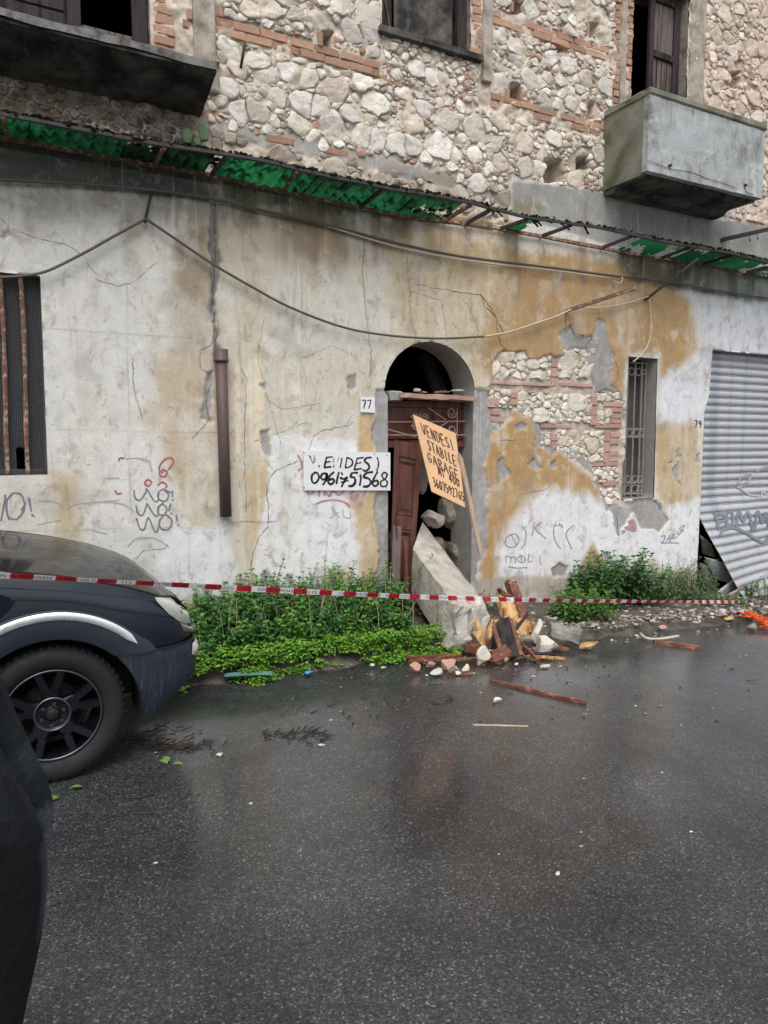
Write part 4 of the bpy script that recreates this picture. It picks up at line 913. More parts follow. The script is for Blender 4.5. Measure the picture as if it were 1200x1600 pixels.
# ------------------------------------------------------------------ cracks, graffiti, painted numbers on the wall
def onwall(x, y, o=.0022):
    X, Z = W(x, y); return (X, D - hs(X, Z) - o, Z)
def crack(pts, w=1.1):
    w *= .8
    P = []
    for a, b in zip(pts[:-1], pts[1:]):
        n = max(2, int(math.hypot(b[0] - a[0], b[1] - a[1]) / 4))
        P += [(a[0] + (b[0] - a[0]) * i / n + random.gauss(0, .7), a[1] + (b[1] - a[1]) * i / n + random.gauss(0, .7)) for i in range(n)]
    P.append(pts[-1]); ws = [w * random.uniform(.35, 1.35) for _ in P]; v, f = ribbon(P, ws)
    part('crack', ([onwall(*q) for q in v], f), M['crack'])
random.seed(21)
for q in (([(0, 340), (20, 358), (45, 368), (80, 378), (105, 382), (130, 400), (150, 430), (152, 438), (185, 447), (210, 440), (245, 410)], .9), ([(340, 500), (330, 540), (312, 548), (312, 575), (328, 585), (330, 600), (322, 630), (328, 655), (300, 685)], 1.2), ([(375, 575), (385, 590), (382, 660), (383, 740), (385, 800)], 1.0),
          ([(482, 703), (486, 692), (490, 681), (501, 674), (519, 669), (545, 665), (553, 658)], 1.0), ([(465, 721), (451, 725), (432, 735), (423, 743), (417, 757), (417, 779), (420, 796), (418, 824), (404, 840), (396, 863), (391, 889), (395, 905)], 1.2), ([(450, 945), (478, 942), (497, 939), (521, 933), (534, 932)], 2.2), ([(395, 905), (396, 925), (380, 950), (350, 958)], .9), ([(570, 390), (566, 420), (568, 450), (572, 490), (580, 560), (577, 590)], .9),
          ([(640, 470), (641, 500), (650, 520), (648, 545)], .7), ([(750, 460), (765, 480), (775, 495), (779, 530), (791, 547)], 1.4), ([(207, 560), (208, 600), (214, 625), (222, 655)], 1.2), ([(883, 490), (885, 520), (893, 508)], 1.6), ([(938, 500), (934, 470)], 1.0), ([(893, 508), (899, 523), (927, 525), (916, 542), (921, 571), (930, 596), (935, 612), (964, 616), (975, 630)], 2.0), ([(336, 300), (338, 400), (334, 470), (342, 548)], 2.0), ([(782, 688), (806, 687)], .9), ([(832, 690), (834, 720)], .7), ([(783, 660), (783, 712)], .7),
          ([(742, 608), (752, 612), (768, 600)], 1.4), ([(395, 690), (480, 660)], .6), ([(360, 815), (432, 816)], .6), ([(60, 820), (95, 812)], .7), ([(788, 800), (770, 870)], .5), ([(965, 800), (966, 840)], 1.2), ([(960, 556), (968, 590), (958, 600)], 1.0), ([(1022, 780), (1030, 790), (1046, 812)], 1.5), ([(700, 540), (690, 470), (640, 455), (635, 400)], .6), ([(505, 940), (498, 925)], 1.5), ([(150, 905), (140, 930)], .8), ([(205, 880), (225, 860), (258, 858), (262, 850)], 1.0), ([(440, 700), (402, 560), (412, 500)], .5), ([(707, 455), (752, 461), (756, 477), (774, 495), (786, 519)], 1.3), ([(637, 473), (646, 443), (690, 452), (707, 455)], .6), ([(730, 475), (742, 500), (748, 520), (735, 545)], .5), ([(480, 600), (470, 560), (520, 540), (560, 560)], .5), ([(415, 620), (440, 640), (500, 630)], .5)): crack(*q)
c2 = lambda L: [(x / 3, 540 + y / 3) for x, y in L]; c6 = lambda L: [(380 + x / 4.615, 640 + y / 4.615) for x, y in L]; c5 = lambda L: [(740 + x / 3.529, 500 + y / 3.529) for x, y in L]
NO3 = [[(628, 678), (632, 712), (655, 725), (682, 690), (688, 672), (720, 725), (738, 728), (745, 690)], [(765, 672), (742, 690), (745, 720), (775, 728), (790, 700), (770, 676), (800, 690)], [(808, 682), (808, 708)], [(810, 722), (811, 727)],
       [(638, 750), (645, 785), (668, 795), (685, 755), (690, 742), (720, 790), (738, 798), (745, 755)], [(765, 738), (740, 760), (745, 790), (772, 792), (780, 760), (762, 742)], [(800, 742), (790, 775)], [(800, 785), (806, 790)],
       [(640, 810), (655, 855), (675, 862), (690, 815), (700, 812), (722, 865), (738, 868), (748, 815)], [(770, 790), (748, 825), (755, 858), (790, 860), (805, 820), (778, 792)], [(826, 795), (829, 822)], [(832, 836), (834, 842)]]
graf([c2(q) for q in NO3], 2.43, onwall, M['spray'])
graf([c2(q) for q in ([(5, 820), (20, 740), (25, 700)], [(25, 705), (30, 770), (42, 815)], [(60, 692), (32, 730), (38, 800), (80, 812), (115, 760), (100, 700), (62, 690)], [(100, 770), (120, 740)], [(135, 715), (146, 775)], [(150, 792), (156, 800)])], 2.70, onwall, M['spray'])
graf([c2(q) for q in ([(760, 595), (745, 575), (765, 540), (800, 525), (812, 550), (790, 580)], [(745, 590), (752, 612), (775, 612), (782, 590), (760, 582)], [(690, 628), (678, 645), (695, 658), (710, 640), (692, 628)], [(740, 655), (760, 640), (782, 655), (775, 668)], [(555, 540), (562, 528), (580, 528)], [(540, 680), (548, 694), (570, 692)])], 2.43, onwall, M['sprayred'])
graf([c2(q) for q in ([(315, 765), (360, 742), (420, 735), (500, 734), (560, 740), (610, 762), (628, 780)], [(405, 742), (430, 735), (560, 724)], [(600, 940), (640, 905), (700, 900), (750, 915), (790, 945)], [(435, 868), (500, 882)], [(180, 728), (250, 730), (300, 755)], [(490, 622), (560, 622)], [(700, 540), (712, 590)], [(590, 530), (650, 528), (700, 545)])], 1.76, onwall, M['sprayfaint'])
graf([c6(q) for q in ([(395, 330), (415, 370), (420, 400)], [(425, 375), (420, 420), (395, 440)], [(460, 580), (470, 608), (500, 600), (510, 580)], [(545, 625), (548, 580)], [(585, 620), (588, 585)], [(590, 590), (620, 625), (640, 590), (670, 600), (690, 615), (720, 590)], [(800, 592), (770, 605), (800, 625), (830, 605), (820, 640), (790, 650), (770, 630)], [(880, 590), (862, 632)], [(845, 665), (832, 680), (845, 695), (857, 680), (845, 663)], [(520, 682), (580, 660), (660, 652), (730, 668), (765, 700)])], 2.97, onwall, M['spraypink'])
graf([c6(q) for q in ([(640, 700), (650, 760), (625, 785)], [(640, 705), (690, 780)], [(640, 770), (685, 740)], [(720, 720), (725, 770), (770, 780), (772, 735)], [(150, 1045), (200, 1060), (235, 1130)])], 1.35, onwall, M['sprayfaint'])
graf([c5(q) for q in ([(215, 1180), (180, 1200), (180, 1245), (225, 1250), (250, 1210), (230, 1180), (200, 1185)], [(205, 1180), (235, 1240)], [(265, 1135), (288, 1170), (282, 1230), (262, 1262)], [(335, 1115), (322, 1190)], [(375, 1115), (340, 1150), (398, 1205)], [(440, 1135), (490, 1130)], [(455, 1110), (440, 1160), (450, 1220), (480, 1262)], [(550, 1130), (510, 1180), (540, 1262)], [(470, 1120), (490, 1145)], [(270, 960), (330, 945), (390, 935), (430, 900), (440, 880)], [(270, 905), (280, 870), (300, 915), (320, 890)])], 1.62, onwall, M['pencil'])
c7 = lambda L: [(560 + x / 3, 780 + y / 3) for x, y in L]
graf([c7(q) for q in ([(690, 265), (692, 298)], [(690, 268), (712, 270), (712, 298)], [(712, 272), (735, 272), (735, 298)], [(760, 262), (745, 280), (765, 298), (782, 282), (762, 262), (765, 290)], [(800, 255), (795, 292), (815, 290)], [(822, 270), (822, 274)], [(700, 315), (740, 322), (790, 320)])], 1.62, onwall, M['pencil'])
graf([c5(q) for q in ([(1035, 1195), (1055, 1188), (1045, 1220), (1030, 1225), (1050, 1230)], [(1060, 1225), (1085, 1185)], [(1078, 1225), (1100, 1180)], [(1068, 1208), (1100, 1205)], [(1105, 1180), (1100, 1205), (1120, 1195)], [(1125, 1165), (1130, 1185), (1148, 1160), (1162, 1130), (1135, 1150), (1160, 1165)], [(1040, 1232), (1080, 1228), (1130, 1230)])], 1.62, onwall, M['pencil'])
graf([c5(q) for q in ([(805, 1175), (830, 1165)], [(835, 1140), (860, 1115), (880, 1105)], [(840, 1145), (885, 1160), (880, 1110)], [(860, 1125), (875, 1150)])], 5.40, onwall, M['spraypink'])
GLY = {'V': [[(0, 1), (.45, 0), (.9, 1)]], 'E': [[(.8, 1), (.1, 1), (.1, 0), (.8, 0)], [(.1, .5), (.65, .5)]], 'N': [[(.05, 0), (.1, 1)], [(.1, 1), (.8, 0)], [(.8, 0), (.85, 1)]], 'D': [[(.1, 0), (.1, 1)], [(.1, 1), (.6, .9), (.85, .5), (.6, .1), (.1, 0)]],
       'S': [[(.8, .9), (.45, 1), (.15, .8), (.4, .55), (.75, .3), (.5, .02), (.1, .1)]], 'I': [[(.4, 0), (.4, 1)]], 'T': [[(0, 1), (.9, 1)], [(.45, 1), (.45, 0)]], 'A': [[(0, 0), (.45, 1)], [(.45, 1), (.9, 0)], [(.2, .4), (.7, .4)]], 'B': [[(.1, 0), (.1, 1)], [(.1, 1), (.7, .85), (.6, .55), (.1, .5)], [(.1, .5), (.8, .35), (.7, .05), (.1, 0)]],
       'L': [[(.15, 1), (.1, 0)], [(.1, 0), (.75, .02)]], 'G': [[(.8, .85), (.5, 1), (.15, .7), (.15, .3), (.5, 0), (.8, .2), (.8, .45), (.5, .45)]], 'R': [[(.1, 0), (.1, 1)], [(.1, 1), (.7, .9), (.7, .6), (.1, .5)], [(.3, .5), (.85, 0)]], 'M': [[(.05, 0), (.15, 1)], [(.15, 1), (.45, .3)], [(.45, .3), (.8, 1)], [(.8, 1), (.9, 0)]],
       '0': [[(.45, 1), (.1, .6), (.15, .15), (.5, 0), (.8, .4), (.75, .85), (.45, 1)]], '3': [[(.1, .95), (.6, 1), (.7, .75), (.35, .55), (.75, .35), (.6, .05), (.1, .05)]], '4': [[(.6, 0), (.6, 1)], [(.6, 1), (.05, .35), (.9, .35)]], '6': [[(.7, 1), (.3, .75), (.1, .3), (.4, 0), (.75, .2), (.55, .5), (.15, .35)]], '7': [[(.05, 1), (.8, 1), (.35, 0)]], '9': [[(.75, .7), (.45, 1), (.1, .75), (.4, .5), (.75, .7), (.7, .3), (.4, 0)]],
       '5': [[(.75, 1), (.2, 1), (.15, .55), (.6, .6), (.75, .3), (.5, .02), (.1, .08)]], '2': [[(.1, .8), (.4, 1), (.75, .8), (.5, .4), (.1, 0), (.8, .02)]], '1': [[(.3, .8), (.5, 1), (.45, 0)]], '8': [[(.45, .5), (.15, .75), (.45, 1), (.75, .75), (.45, .5), (.1, .22), (.45, 0), (.8, .22), (.45, .5)]]}
def text(s, o, adv, upv, cw=.78):
    "strokes of a hand-painted word: baseline start o, end-to-end vector adv, letter-up vector"
    o = np.array(o, float); adv = np.array(adv, float); upv = np.array(upv, float); n = len(s); out = []
    for i, ch in enumerate(s):
        if ch == ' ': continue
        a = o + adv * (i / n)
        for L in GLY[ch]:
            out.append([tuple(a + adv / n * cw * x + upv * y + np.array((random.gauss(0, .12), random.gauss(0, .12)))) for x, y in L])
    return out
part('painted_number', strokes(text('79', (1085, 668), (13, .5), (-.5, -11)), 1.3, onwall), M['ink'])
# ------------------------------------------------------------------ things fixed to the front
def tubes(name, pts, r, m, label, cat, group=None, n=8):
    v, f = tube(pts, r, n); return obj(name, (v, f), m, smooth=True, label=label, cat=cat, group=group)
a, b = W(342, 548), W(350, 806); dp = empty('drainpipe', (a[0], D - .07, b[1])); tag(dp, 'short brown plastic drainpipe hanging on the cracked wall left of the door', 'drainpipe')
obj('pipe', tube([(a[0], D - .062, a[1] - .05), ((a[0] + b[0]) / 2, D - .062, (a[1] + b[1]) / 2), (b[0], D - .062, b[1])], [.052, .05, .051], 20), M['pipe'], dp, smooth=True)
obj('collar', tube([(a[0], D - .062, a[1] + .005), (a[0], D - .062, a[1] - .08), (a[0], D - .062, a[1] - .085), (a[0], D - .062, a[1] - .10)], [.062, .062, .066, .066], 20), M['pipe'], dp, smooth=True)
def wallpath(pts, out): return [(*W(x, y)[:1], D - out, W(x, y)[1]) for x, y in pts]
def cab(pts, r, m, lab, out=.06, k=8):
    P = catmull(pts, k); tubes('cable', [(W(x, y)[0], D - out, W(x, y)[1]) for x, y in P], r, m, lab, 'cable', None, 6)
cab([(-40, 438), (0, 436), (40, 433), (75, 425), (130, 398), (180, 370), (226, 345)], .011, M['cable'], 'grey cable sagging from the barred window up to the dark iron hook')
cab([(226, 345), (270, 375), (330, 415), (390, 450), (450, 482), (530, 512), (600, 525), (680, 530), (750, 527)], .011, M['cable'], 'long grey cable looping from the iron hook down above the arched doorway')
cab([(752, 527), (790, 520), (830, 507), (860, 497), (886, 485)], .011, M['cablepale'], 'pale end of cable rising from above the doorway to the rusty bracket')
cab([(-40, 280), (0, 284), (150, 292), (300, 308), (400, 330), (500, 352), (600, 378), (680, 396), (750, 407), (860, 420), (960, 433), (1040, 441), (1120, 456), (1260, 476)], .013, M['cable'], 'thick dark cable running along the stained band under the whole canopy', .05)
cab([(480, 346), (600, 383), (680, 401), (750, 412), (860, 424), (950, 436)], .009, M['cablepale'], 'thin pale cable clipped just below the thick dark cable', .045)
cab([(890, 480), (925, 482), (960, 478), (985, 472), (1008, 464)], .008, M['cablepale'], 'short thin cable between the rusty bracket and the slanting strut', .05)
cab([(1010, 468), (1012, 500), (1010, 530), (1000, 552), (984, 566)], .008, M['cablepale'], 'pale wire dropping from the slanting strut into the narrow window', .05)
tubes('iron_hook', [P3(226, 348, D - .05), P3(231, 325, D - .05), P3(238, 296, D - .05)], .012, M['iron'], 'dark iron hook under the canopy where the two cables meet', 'hook')
def rod(name, pa, pb, w, h, m, lab, cat): return obj(name, plank(pa, pb, w, h, (0, 0, 1), 4, 0, .001), m, label=lab, cat=cat)
rod('iron_bracket', P3(884, 486, D - .005), P3(994, 450, 5.60), .035, .035, M['rust'], 'rusty iron bracket sticking out of the ochre wall above bare stones', 'bracket')
hb = rod('hook_bar', P3(1127, 375, D - .005), P3(1215, 355, 5.75), .03, .045, M['iron'], 'dark iron bar with two hanging hooks under the concrete balcony', 'bracket')
for x, y in ((1171, 367), (1183, 364)):
    p = P3(x, y, 5.98); obj('hook', tube([p, p + (0, 0, -.05), p + (.012, 0, -.075), p + (.03, 0, -.07), p + (.034, 0, -.05)], .005, 6), M['iron'], hb)
tubes('iron_spike', [P3(376, 106, D - .02), P3(383, 66, D - .10)], .012, M['iron'], 'black iron spike driven into the rubble wall right of the dark slab', 'spike')
p = P3(958, 440, D - .02); tubes('cup_hook', [p, p + (.04, -.04, -.02), p + (.08, -.05, -.01), p + (.10, -.05, .03), p + (.08, -.05, .05)], .008, M['cablepale'], 'small white cup hook on the ochre wall under the thick cable', 'hook')
cp = empty('prickly_pear', (*P3(300, 222, D - .06)[:2], 4.08)); tag(cp, 'small prickly pear cactus growing on top of the green canopy', 'cactus')
for x, y, w, h, rt in ((293, 213, 9, 11, .2), (317, 209, 9, 13, -.2), (309, 222, 7, 9, .1)):
    q = P3(x, y, D - .12); obj('pad', rock(q, w / 170, .015, h / 150, x, .08, 2), M['cactus'], cp, smooth=True)
# canopy of corrugated sheets on an iron frame
cz0, cz1, CY = 4.0, 3.985, 5.80
can = empty('canopy', (4.5, D, cz0)); tag(can, 'long broken canopy of green corrugated sheets on a rusty iron frame above the door', 'canopy')
def zb_(x): return float(np.interp(x, [-1, 1.7, 2.4, 3.6, 4.5, 6.5, 10], [4.0, 3.985, 3.945, 3.91, 3.96, 3.93, 3.94]))
def zf_(x): return float(np.interp(x, [-1, 1.7, 3.9, 4.6, 6.5, 10], [3.995, 4.02, 4.0, 3.985, 3.995, 3.965]))
def sagz(x): return -.010 * (1 - math.cos(2 * math.pi * (x % 1.9) / 1.9)) + .010 * mnoise.noise((x * 3.3, 0, 7))
random.seed(31)
def sheet(x0, x1, green, broken, y0=D + .02, y1=5.79, seed=0, tilt=0):
    xs = np.arange(x0, x1, .0110); ys = np.linspace(y0, y1, 12); v = []; c = []; f = []
    for x in xs:
        for j, y in enumerate(ys):
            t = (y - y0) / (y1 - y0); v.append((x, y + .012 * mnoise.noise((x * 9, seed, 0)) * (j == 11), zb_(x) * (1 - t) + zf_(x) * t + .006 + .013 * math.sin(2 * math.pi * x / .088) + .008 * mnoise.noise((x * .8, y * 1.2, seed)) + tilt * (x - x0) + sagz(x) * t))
            d = np.clip(.5 + 1.1 * mnoise.noise((x * .9, y * 1.6 + seed, 4)) + (.35 if green else -.5) - .35 * (t > .8) - .42 * max(0, math.sin(2 * math.pi * x / .088 + .4)), 0, 1)  # dirt tone; corrugation shading and moss blocking light also painted into the colour
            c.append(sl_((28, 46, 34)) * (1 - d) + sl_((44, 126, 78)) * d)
    n = len(ys)
    for i in range(len(xs) - 1):
        for j in range(n - 1):
            if broken and mnoise.noise((xs[i] * 3.1, ys[j] * 4 + seed, 1)) + .35 * mnoise.noise((xs[i] * 14, ys[j] * 9, 2 + seed)) < broken - .5: continue
            f.append((i * n + j, (i + 1) * n + j, (i + 1) * n + j + 1, i * n + j + 1))
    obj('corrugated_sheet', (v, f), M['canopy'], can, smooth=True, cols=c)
sheet(-.7, .30, True, 0, seed=1); sheet(.28, .95, True, 0, seed=2); sheet(.93, 1.62, False, .05, seed=3); sheet(1.70, 2.50, True, 0, seed=4); sheet(2.48, 3.25, True, .0, seed=5); sheet(3.23, 3.95, True, .12, seed=6)
sheet(4.72, 4.93, True, .3, seed=7); sheet(6.35, 7.2, True, .38, seed=8); sheet(7.18, 8.3, True, .28, seed=9); sheet(8.28, 9.8, True, .2, seed=10)
def cpart(name, vf, m):
    v, f = vf; o = []
    for p in v:
        t = min(1, max(0, (D - p[1]) / .45)); o.append((p[0], p[1], p[2] - 3.985 + zb_(p[0]) * (1 - t) + zf_(p[0]) * t - .005 + sagz(p[0]) * t))
    return obj(name, (o, f), m, can)
cpart('front_bar', rough_prism([(5.778, 3.966), (5.778, 3.990), (5.783, 3.990), (5.783, 3.972), (5.806, 3.972), (5.806, 3.966)], -.7, 9.85, 60, .003, 3), M['iron'])
cpart('wall_bar', rough_prism([(6.205, 3.965), (6.205, 3.995), (6.212, 3.995), (6.212, 3.972), (6.235, 3.972), (6.235, 3.965)], -.7, 9.85, 60, .003, 4), M['rust'])
for x in (.15, 1.2, 1.66, 2.30, 3.05, 3.98, 4.25, 4.68, 5.22, 6.10, 7.05, 7.75, 8.6, 9.4): cpart('cross_bar', plank((x, 6.24, 3.985), (x + random.uniform(-.04, .04), 5.79, 3.965), .028, .03, (0, 0, 1), 3, 0, .002), M['iron'] if random.random() < .7 else M['rust'])
obj('strut', plank(P3(1008, 469, D - .01), P3(1091, 404, 5.79), .028, .028, (0, 0, 1), 3, 0, .001), M['iron'], can)
mb = MB()
for i in range(1300):
    x = random.uniform(-.6, 9.8)
    if 4.0 < x < 6.6 and random.random() < .45: continue
    s = random.uniform(.006, .022); mb.add(*rock((x, 5.785 + random.uniform(-.012, .05), zf_(x) + .008 + sagz(x) + random.uniform(-.012, .012)), s * 1.3, s * 1.2, s * .9, i, .5, 1))
for i in range(420):
    x = random.uniform(-.6, 4.0); y = random.uniform(5.84, 6.2); s = random.uniform(.014, .03); mb.add(*rock((x, y, zb_(x) + (zf_(x) - zb_(x)) * (D - y) / .45 + .03), s * 1.5, s * 1.5, s * .5, i, .5, 1))
obj('moss', mb.vf, M['moss'], can, kind='stuff')
for i in range(8):
    x = random.uniform(4.1, 6.4); cpart('broken_sheet_strip', plank((x, 5.79 + random.uniform(0, .02), 3.97), (x + random.uniform(.05, .16), 5.80 + random.uniform(-.02, .1), 3.95 + random.uniform(-.05, .02)), .02, .004), M['canopy'] if False else M['moss'])
# ------------------------------------------------------------------ signs
sg = empty('for_sale_sign', (W(540, 767)[0], D - .02, W(540, 767)[1])); tag(sg, 'white rectangular sign with worn black hand painted number, screwed beside the door', 'sign')
A_, B_, C_, D_ = [np.array((*W(*q)[:1], D - .026, W(*q)[1])) for q in ((473, 704), (608, 707), (608, 766), (473, 766))]
v, f = [], []
bx = bevbox(0, 1, 0, .014, 0, 1, .004)
def quadbox(q, th, bx=None):
    "thin board spanning a quad q (TL,TR,BR,BL), thickness th behind the face"
    q = [np.array(p, float) for p in q]; n = np.cross(q[1] - q[0], q[3] - q[0]); n /= np.linalg.norm(n)
    if n[1] > 0: n = -n
    v = []; f = []; K = 6
    for s in (0, 1):
        for i in range(K + 1):
            for j in range(K + 1):
                u, w = i / K, j / K; p = (q[0] * (1 - u) + q[1] * u) * (1 - w) + (q[3] * (1 - u) + q[2] * u) * w; v.append(p - n * th * s)
    m_ = (K + 1) ** 2; ID = lambda s, i, j: s * m_ + i * (K + 1) + j
    for i in range(K):
        for j in range(K):
            f.append((ID(0, i, j), ID(0, i + 1, j), ID(0, i + 1, j + 1), ID(0, i, j + 1))); f.append((ID(1, i, j), ID(1, i, j + 1), ID(1, i + 1, j + 1), ID(1, i + 1, j)))
    for i in range(K):
        for e in (0, K): f.append((ID(0, i, e), ID(1, i, e), ID(1, i + 1, e), ID(0, i + 1, e))); f.append((ID(0, e, i), ID(0, e, i + 1), ID(1, e, i + 1), ID(1, e, i)))
    return (v, f), n
obj('board', quadbox([A_, B_, C_, D_], .014)[0], M['board'], sg)
def onplane(p0, n, o):
    def fn(x, y):
        d = _ray(x, y); t = ((p0 - _C) @ n) / (d @ n); p = _C + d * t + n * o; return tuple(p)
    return fn
fs = onplane(A_, np.array((0, -1.0, 0)), .0015)
ROW1 = [([(600, 345), (592, 380), (585, 418)], 2.6), ([(600, 346), (642, 340)], 2.2), ([(592, 380), (626, 374)], 2.2), ([(585, 418), (632, 412)], 2.8), ([(545, 402), (547, 412)], 2.4), ([(655, 400), (652, 415)], 2), ([(712, 350), (700, 416)], 2.2), ([(748, 345), (736, 418)], 2.2), ([(748, 345), (782, 362), (788, 390), (768, 412), (736, 420)], 2.6), ([(822, 350), (812, 390), (800, 432)], 2.2), ([(822, 352), (866, 346)], 2), ([(812, 390), (850, 382)], 1.8), ([(800, 433), (852, 426)], 2.4), ([(922, 345), (888, 350), (876, 372), (900, 392), (908, 420), (885, 442), (864, 436)], 3), ([(965, 345), (976, 380), (972, 415), (962, 440)], 2)]
ROW2 = [([(520, 452), (495, 475), (498, 520), (522, 528), (545, 495), (538, 462), (518, 452)], 3.0), ([(600, 462), (572, 462), (560, 490), (580, 505), (604, 480), (602, 462), (596, 510), (575, 540)], 3.2), ([(652, 452), (622, 480), (612, 520), (632, 538), (655, 518), (645, 500), (620, 508)], 3.4), ([(688, 455), (680, 490), (672, 534)], 3.0), ([(700, 492), (725, 500), (750, 488), (728, 520), (710, 555)], 3.2), ([(705, 525), (758, 512)], 2.4), ([(706, 452), (716, 470)], 2.2), ([(822, 455), (785, 458), (775, 485), (800, 490), (808, 520), (790, 548), (762, 552)], 3.4), ([(845, 470), (848, 500), (840, 545)], 2.6), ([(932, 450), (888, 458), (870, 485), (905, 498), (920, 525), (900, 552), (868, 555)], 3.6), ([(968, 450), (945, 490), (932, 530), (950, 552), (972, 535), (965, 512), (938, 520)], 3.0), ([(1018, 452), (1038, 468), (1022, 500), (992, 520), (996, 552), (1030, 550), (1038, 520), (1010, 495), (1000, 470), (1016, 452)], 2.4)]
obj('lettering', strokes([(c6(q), w) for q, w in ROW1 + ROW2], 2.5, fs), M['ink'], sg)
obj('faded_lettering', strokes([c6(q) for q in ([(480, 335), (500, 385)], [(515, 330), (505, 388)], [(470, 330), (490, 345)], [(520, 355), (512, 380)], [(655, 345), (648, 380)], [(690, 345), (680, 370)], [(850, 465), (835, 480)])], 1.6, fs), M['inkfade'], sg)
for x, y in ((475, 708), (604, 711), (475, 762), (604, 762), (585, 709)): obj('screw', tube([fs(x, y), np.array(fs(x, y)) + (0, -.004, 0)], .006, 8), M['rust'], sg)
T_ = [P3(646, 648, 5.99), P3(712, 677, 6.06), None, P3(675, 768, 5.90)]
n_ = np.cross(T_[1] - T_[0], T_[3] - T_[0]); n_ /= np.linalg.norm(n_); n_ = n_ if n_[1] < 0 else -n_
T_[2] = np.array(onplane(T_[0], n_, 0)(727, 793))
bs = empty('placard', tuple(T_[2])); tag(bs, 'tilted orange hand lettered for sale placard on a pale stake in the doorway', 'sign')
obj('board', quadbox(T_, .010)[0], M['oboard'], bs)
f2 = onplane(T_[0], n_, .0018); c66 = lambda L: [(560 + x / 5, 530 + y / 5) for x, y in L]; TX = []
def row(s, a, b, up): TX.extend([c66(q) for q in text(s, a, np.array(b) - np.array(a), up, .8)])
_jit = random.gauss
row('VENDESI', (505, 738), (765, 882), (-22, -84)); row('STABILE', (548, 862), (778, 1000), (-16, -78)); row('GARAGE', (546, 952), (800, 1112), (-14, -74)); row('MT 400', (628, 1058), (800, 1162), (-12, -62)); row('3607592765', (590, 1148), (838, 1274), (-14, -70))
obj('lettering', strokes(TX, 1.5, f2), M['inkbrown'], bs)
st0 = np.array(f2(716, 712)) + n_ * .02; st1 = P3(751, 864, 6.02)
obj('stake', plank(st0, st1, .045, .022, tuple(n_), 6, .03, .003, 1.2), M['stakewood'], bs)
npz = empty('house_number_plate', (W(573, 643)[0], D - .02, W(573, 643)[1])); tag(npz, 'small white house number plate reading 77 left of the arched door', 'number plate')
q = [np.array((W(*s)[0], D - .022, W(*s)[1])) for s in ((562, 620), (584, 621), (584, 645), (562, 644))]; obj('plate', quadbox(q, .012)[0], M['board'], npz)
obj('digits', strokes(text('77', (566, 638), (16, .3), (0, -12)), 1.7, onplane(q[0], np.array((0, -1.0, 0)), .0015)), M['ink'], npz)
# ------------------------------------------------------------------ fallen door leaf, loose plank, rubble in the doorway
leafc = [P3(616, 687, 6.42), P3(660, 697, 6.30), P3(641, 950, 6.26), P3(607, 950, 6.40)]
lf = empty('door_leaf', tuple((leafc[2] + leafc[3]) / 2)); tag(lf, 'brown panelled door leaf hanging askew in the broken doorway', 'door')
def leafpt(u, w, o=0):
    q = leafc; p = (q[0] * (1 - u) + q[1] * u) * (1 - w) + (q[3] * (1 - u) + q[2] * u) * w
    n = np.cross(q[1] - q[0], q[3] - q[0]); n /= np.linalg.norm(n); n = n if n[1] < 0 else -n; return p + n * o
def leafbox(u0, u1, w0, w1, o0, o1, b=.03):
    v, f = bevbox(0, 1, 0, 1, 0, 1, .06); return [leafpt(u0 + (u1 - u0) * x, w1 + (w0 - w1) * z, o0 + (o1 - o0) * (1 - y)) for x, y, z in v], f
obj('leaf_board', leafbox(0, 1, 0, 1, -.012, .004), M['wood'], lf)
for q in ((0, .17, 0, 1), (.80, 1, 0, 1), (.17, .80, 0, .09), (.17, .80, .44, .52), (.17, .80, .86, 1.0)): obj('stile', leafbox(*q, .0045, .026), M['wood'], lf)
for q in ((.26, .72, .135, .40), (.26, .72, .56, .82)): obj('panel', leafbox(*q, .0045, .018), M['wood'], lf)
for q in ((.20, .77, .10, .118), (.20, .77, .42, .435), (.20, .77, .525, .54)): obj('moulding', leafbox(*q, .0045, .032), M['wood'], lf)
obj('loose_plank', plank(P3(620, 822, 6.12), P3(618, 962, 5.98), .085, .022, (0, -1, 0), 5, .004, .002), M['oldwood'], label='grey weathered plank leaning upright against the left door jamb', cat='plank')
obj('broken_plank', plank(P3(634, 845, 6.2), P3(636, 968, 6.05), .05, .025, (0, -1, 0), 5, .03, .003, .5), M['wood'], label='dark splintered door stile standing between loose plank and concrete beam', cat='plank')
obj('plank', plank(P3(735, 690, 6.5), P3(738, 900, 6.42), .04, .03, (0, -1, 0), 4, .01), M['wood'], label='dark narrow door post upright inside the right edge of doorway', cat='post')
obj('roof_beam', plank(P3(664, 556, 7.4), P3(688, 614, 7.2), .14, .09, (0, -1, 0), 5, .03, .004), M['oldwood'], label='grey broken roof beam hanging inside the dark arch', cat='beam')
random.seed(41)
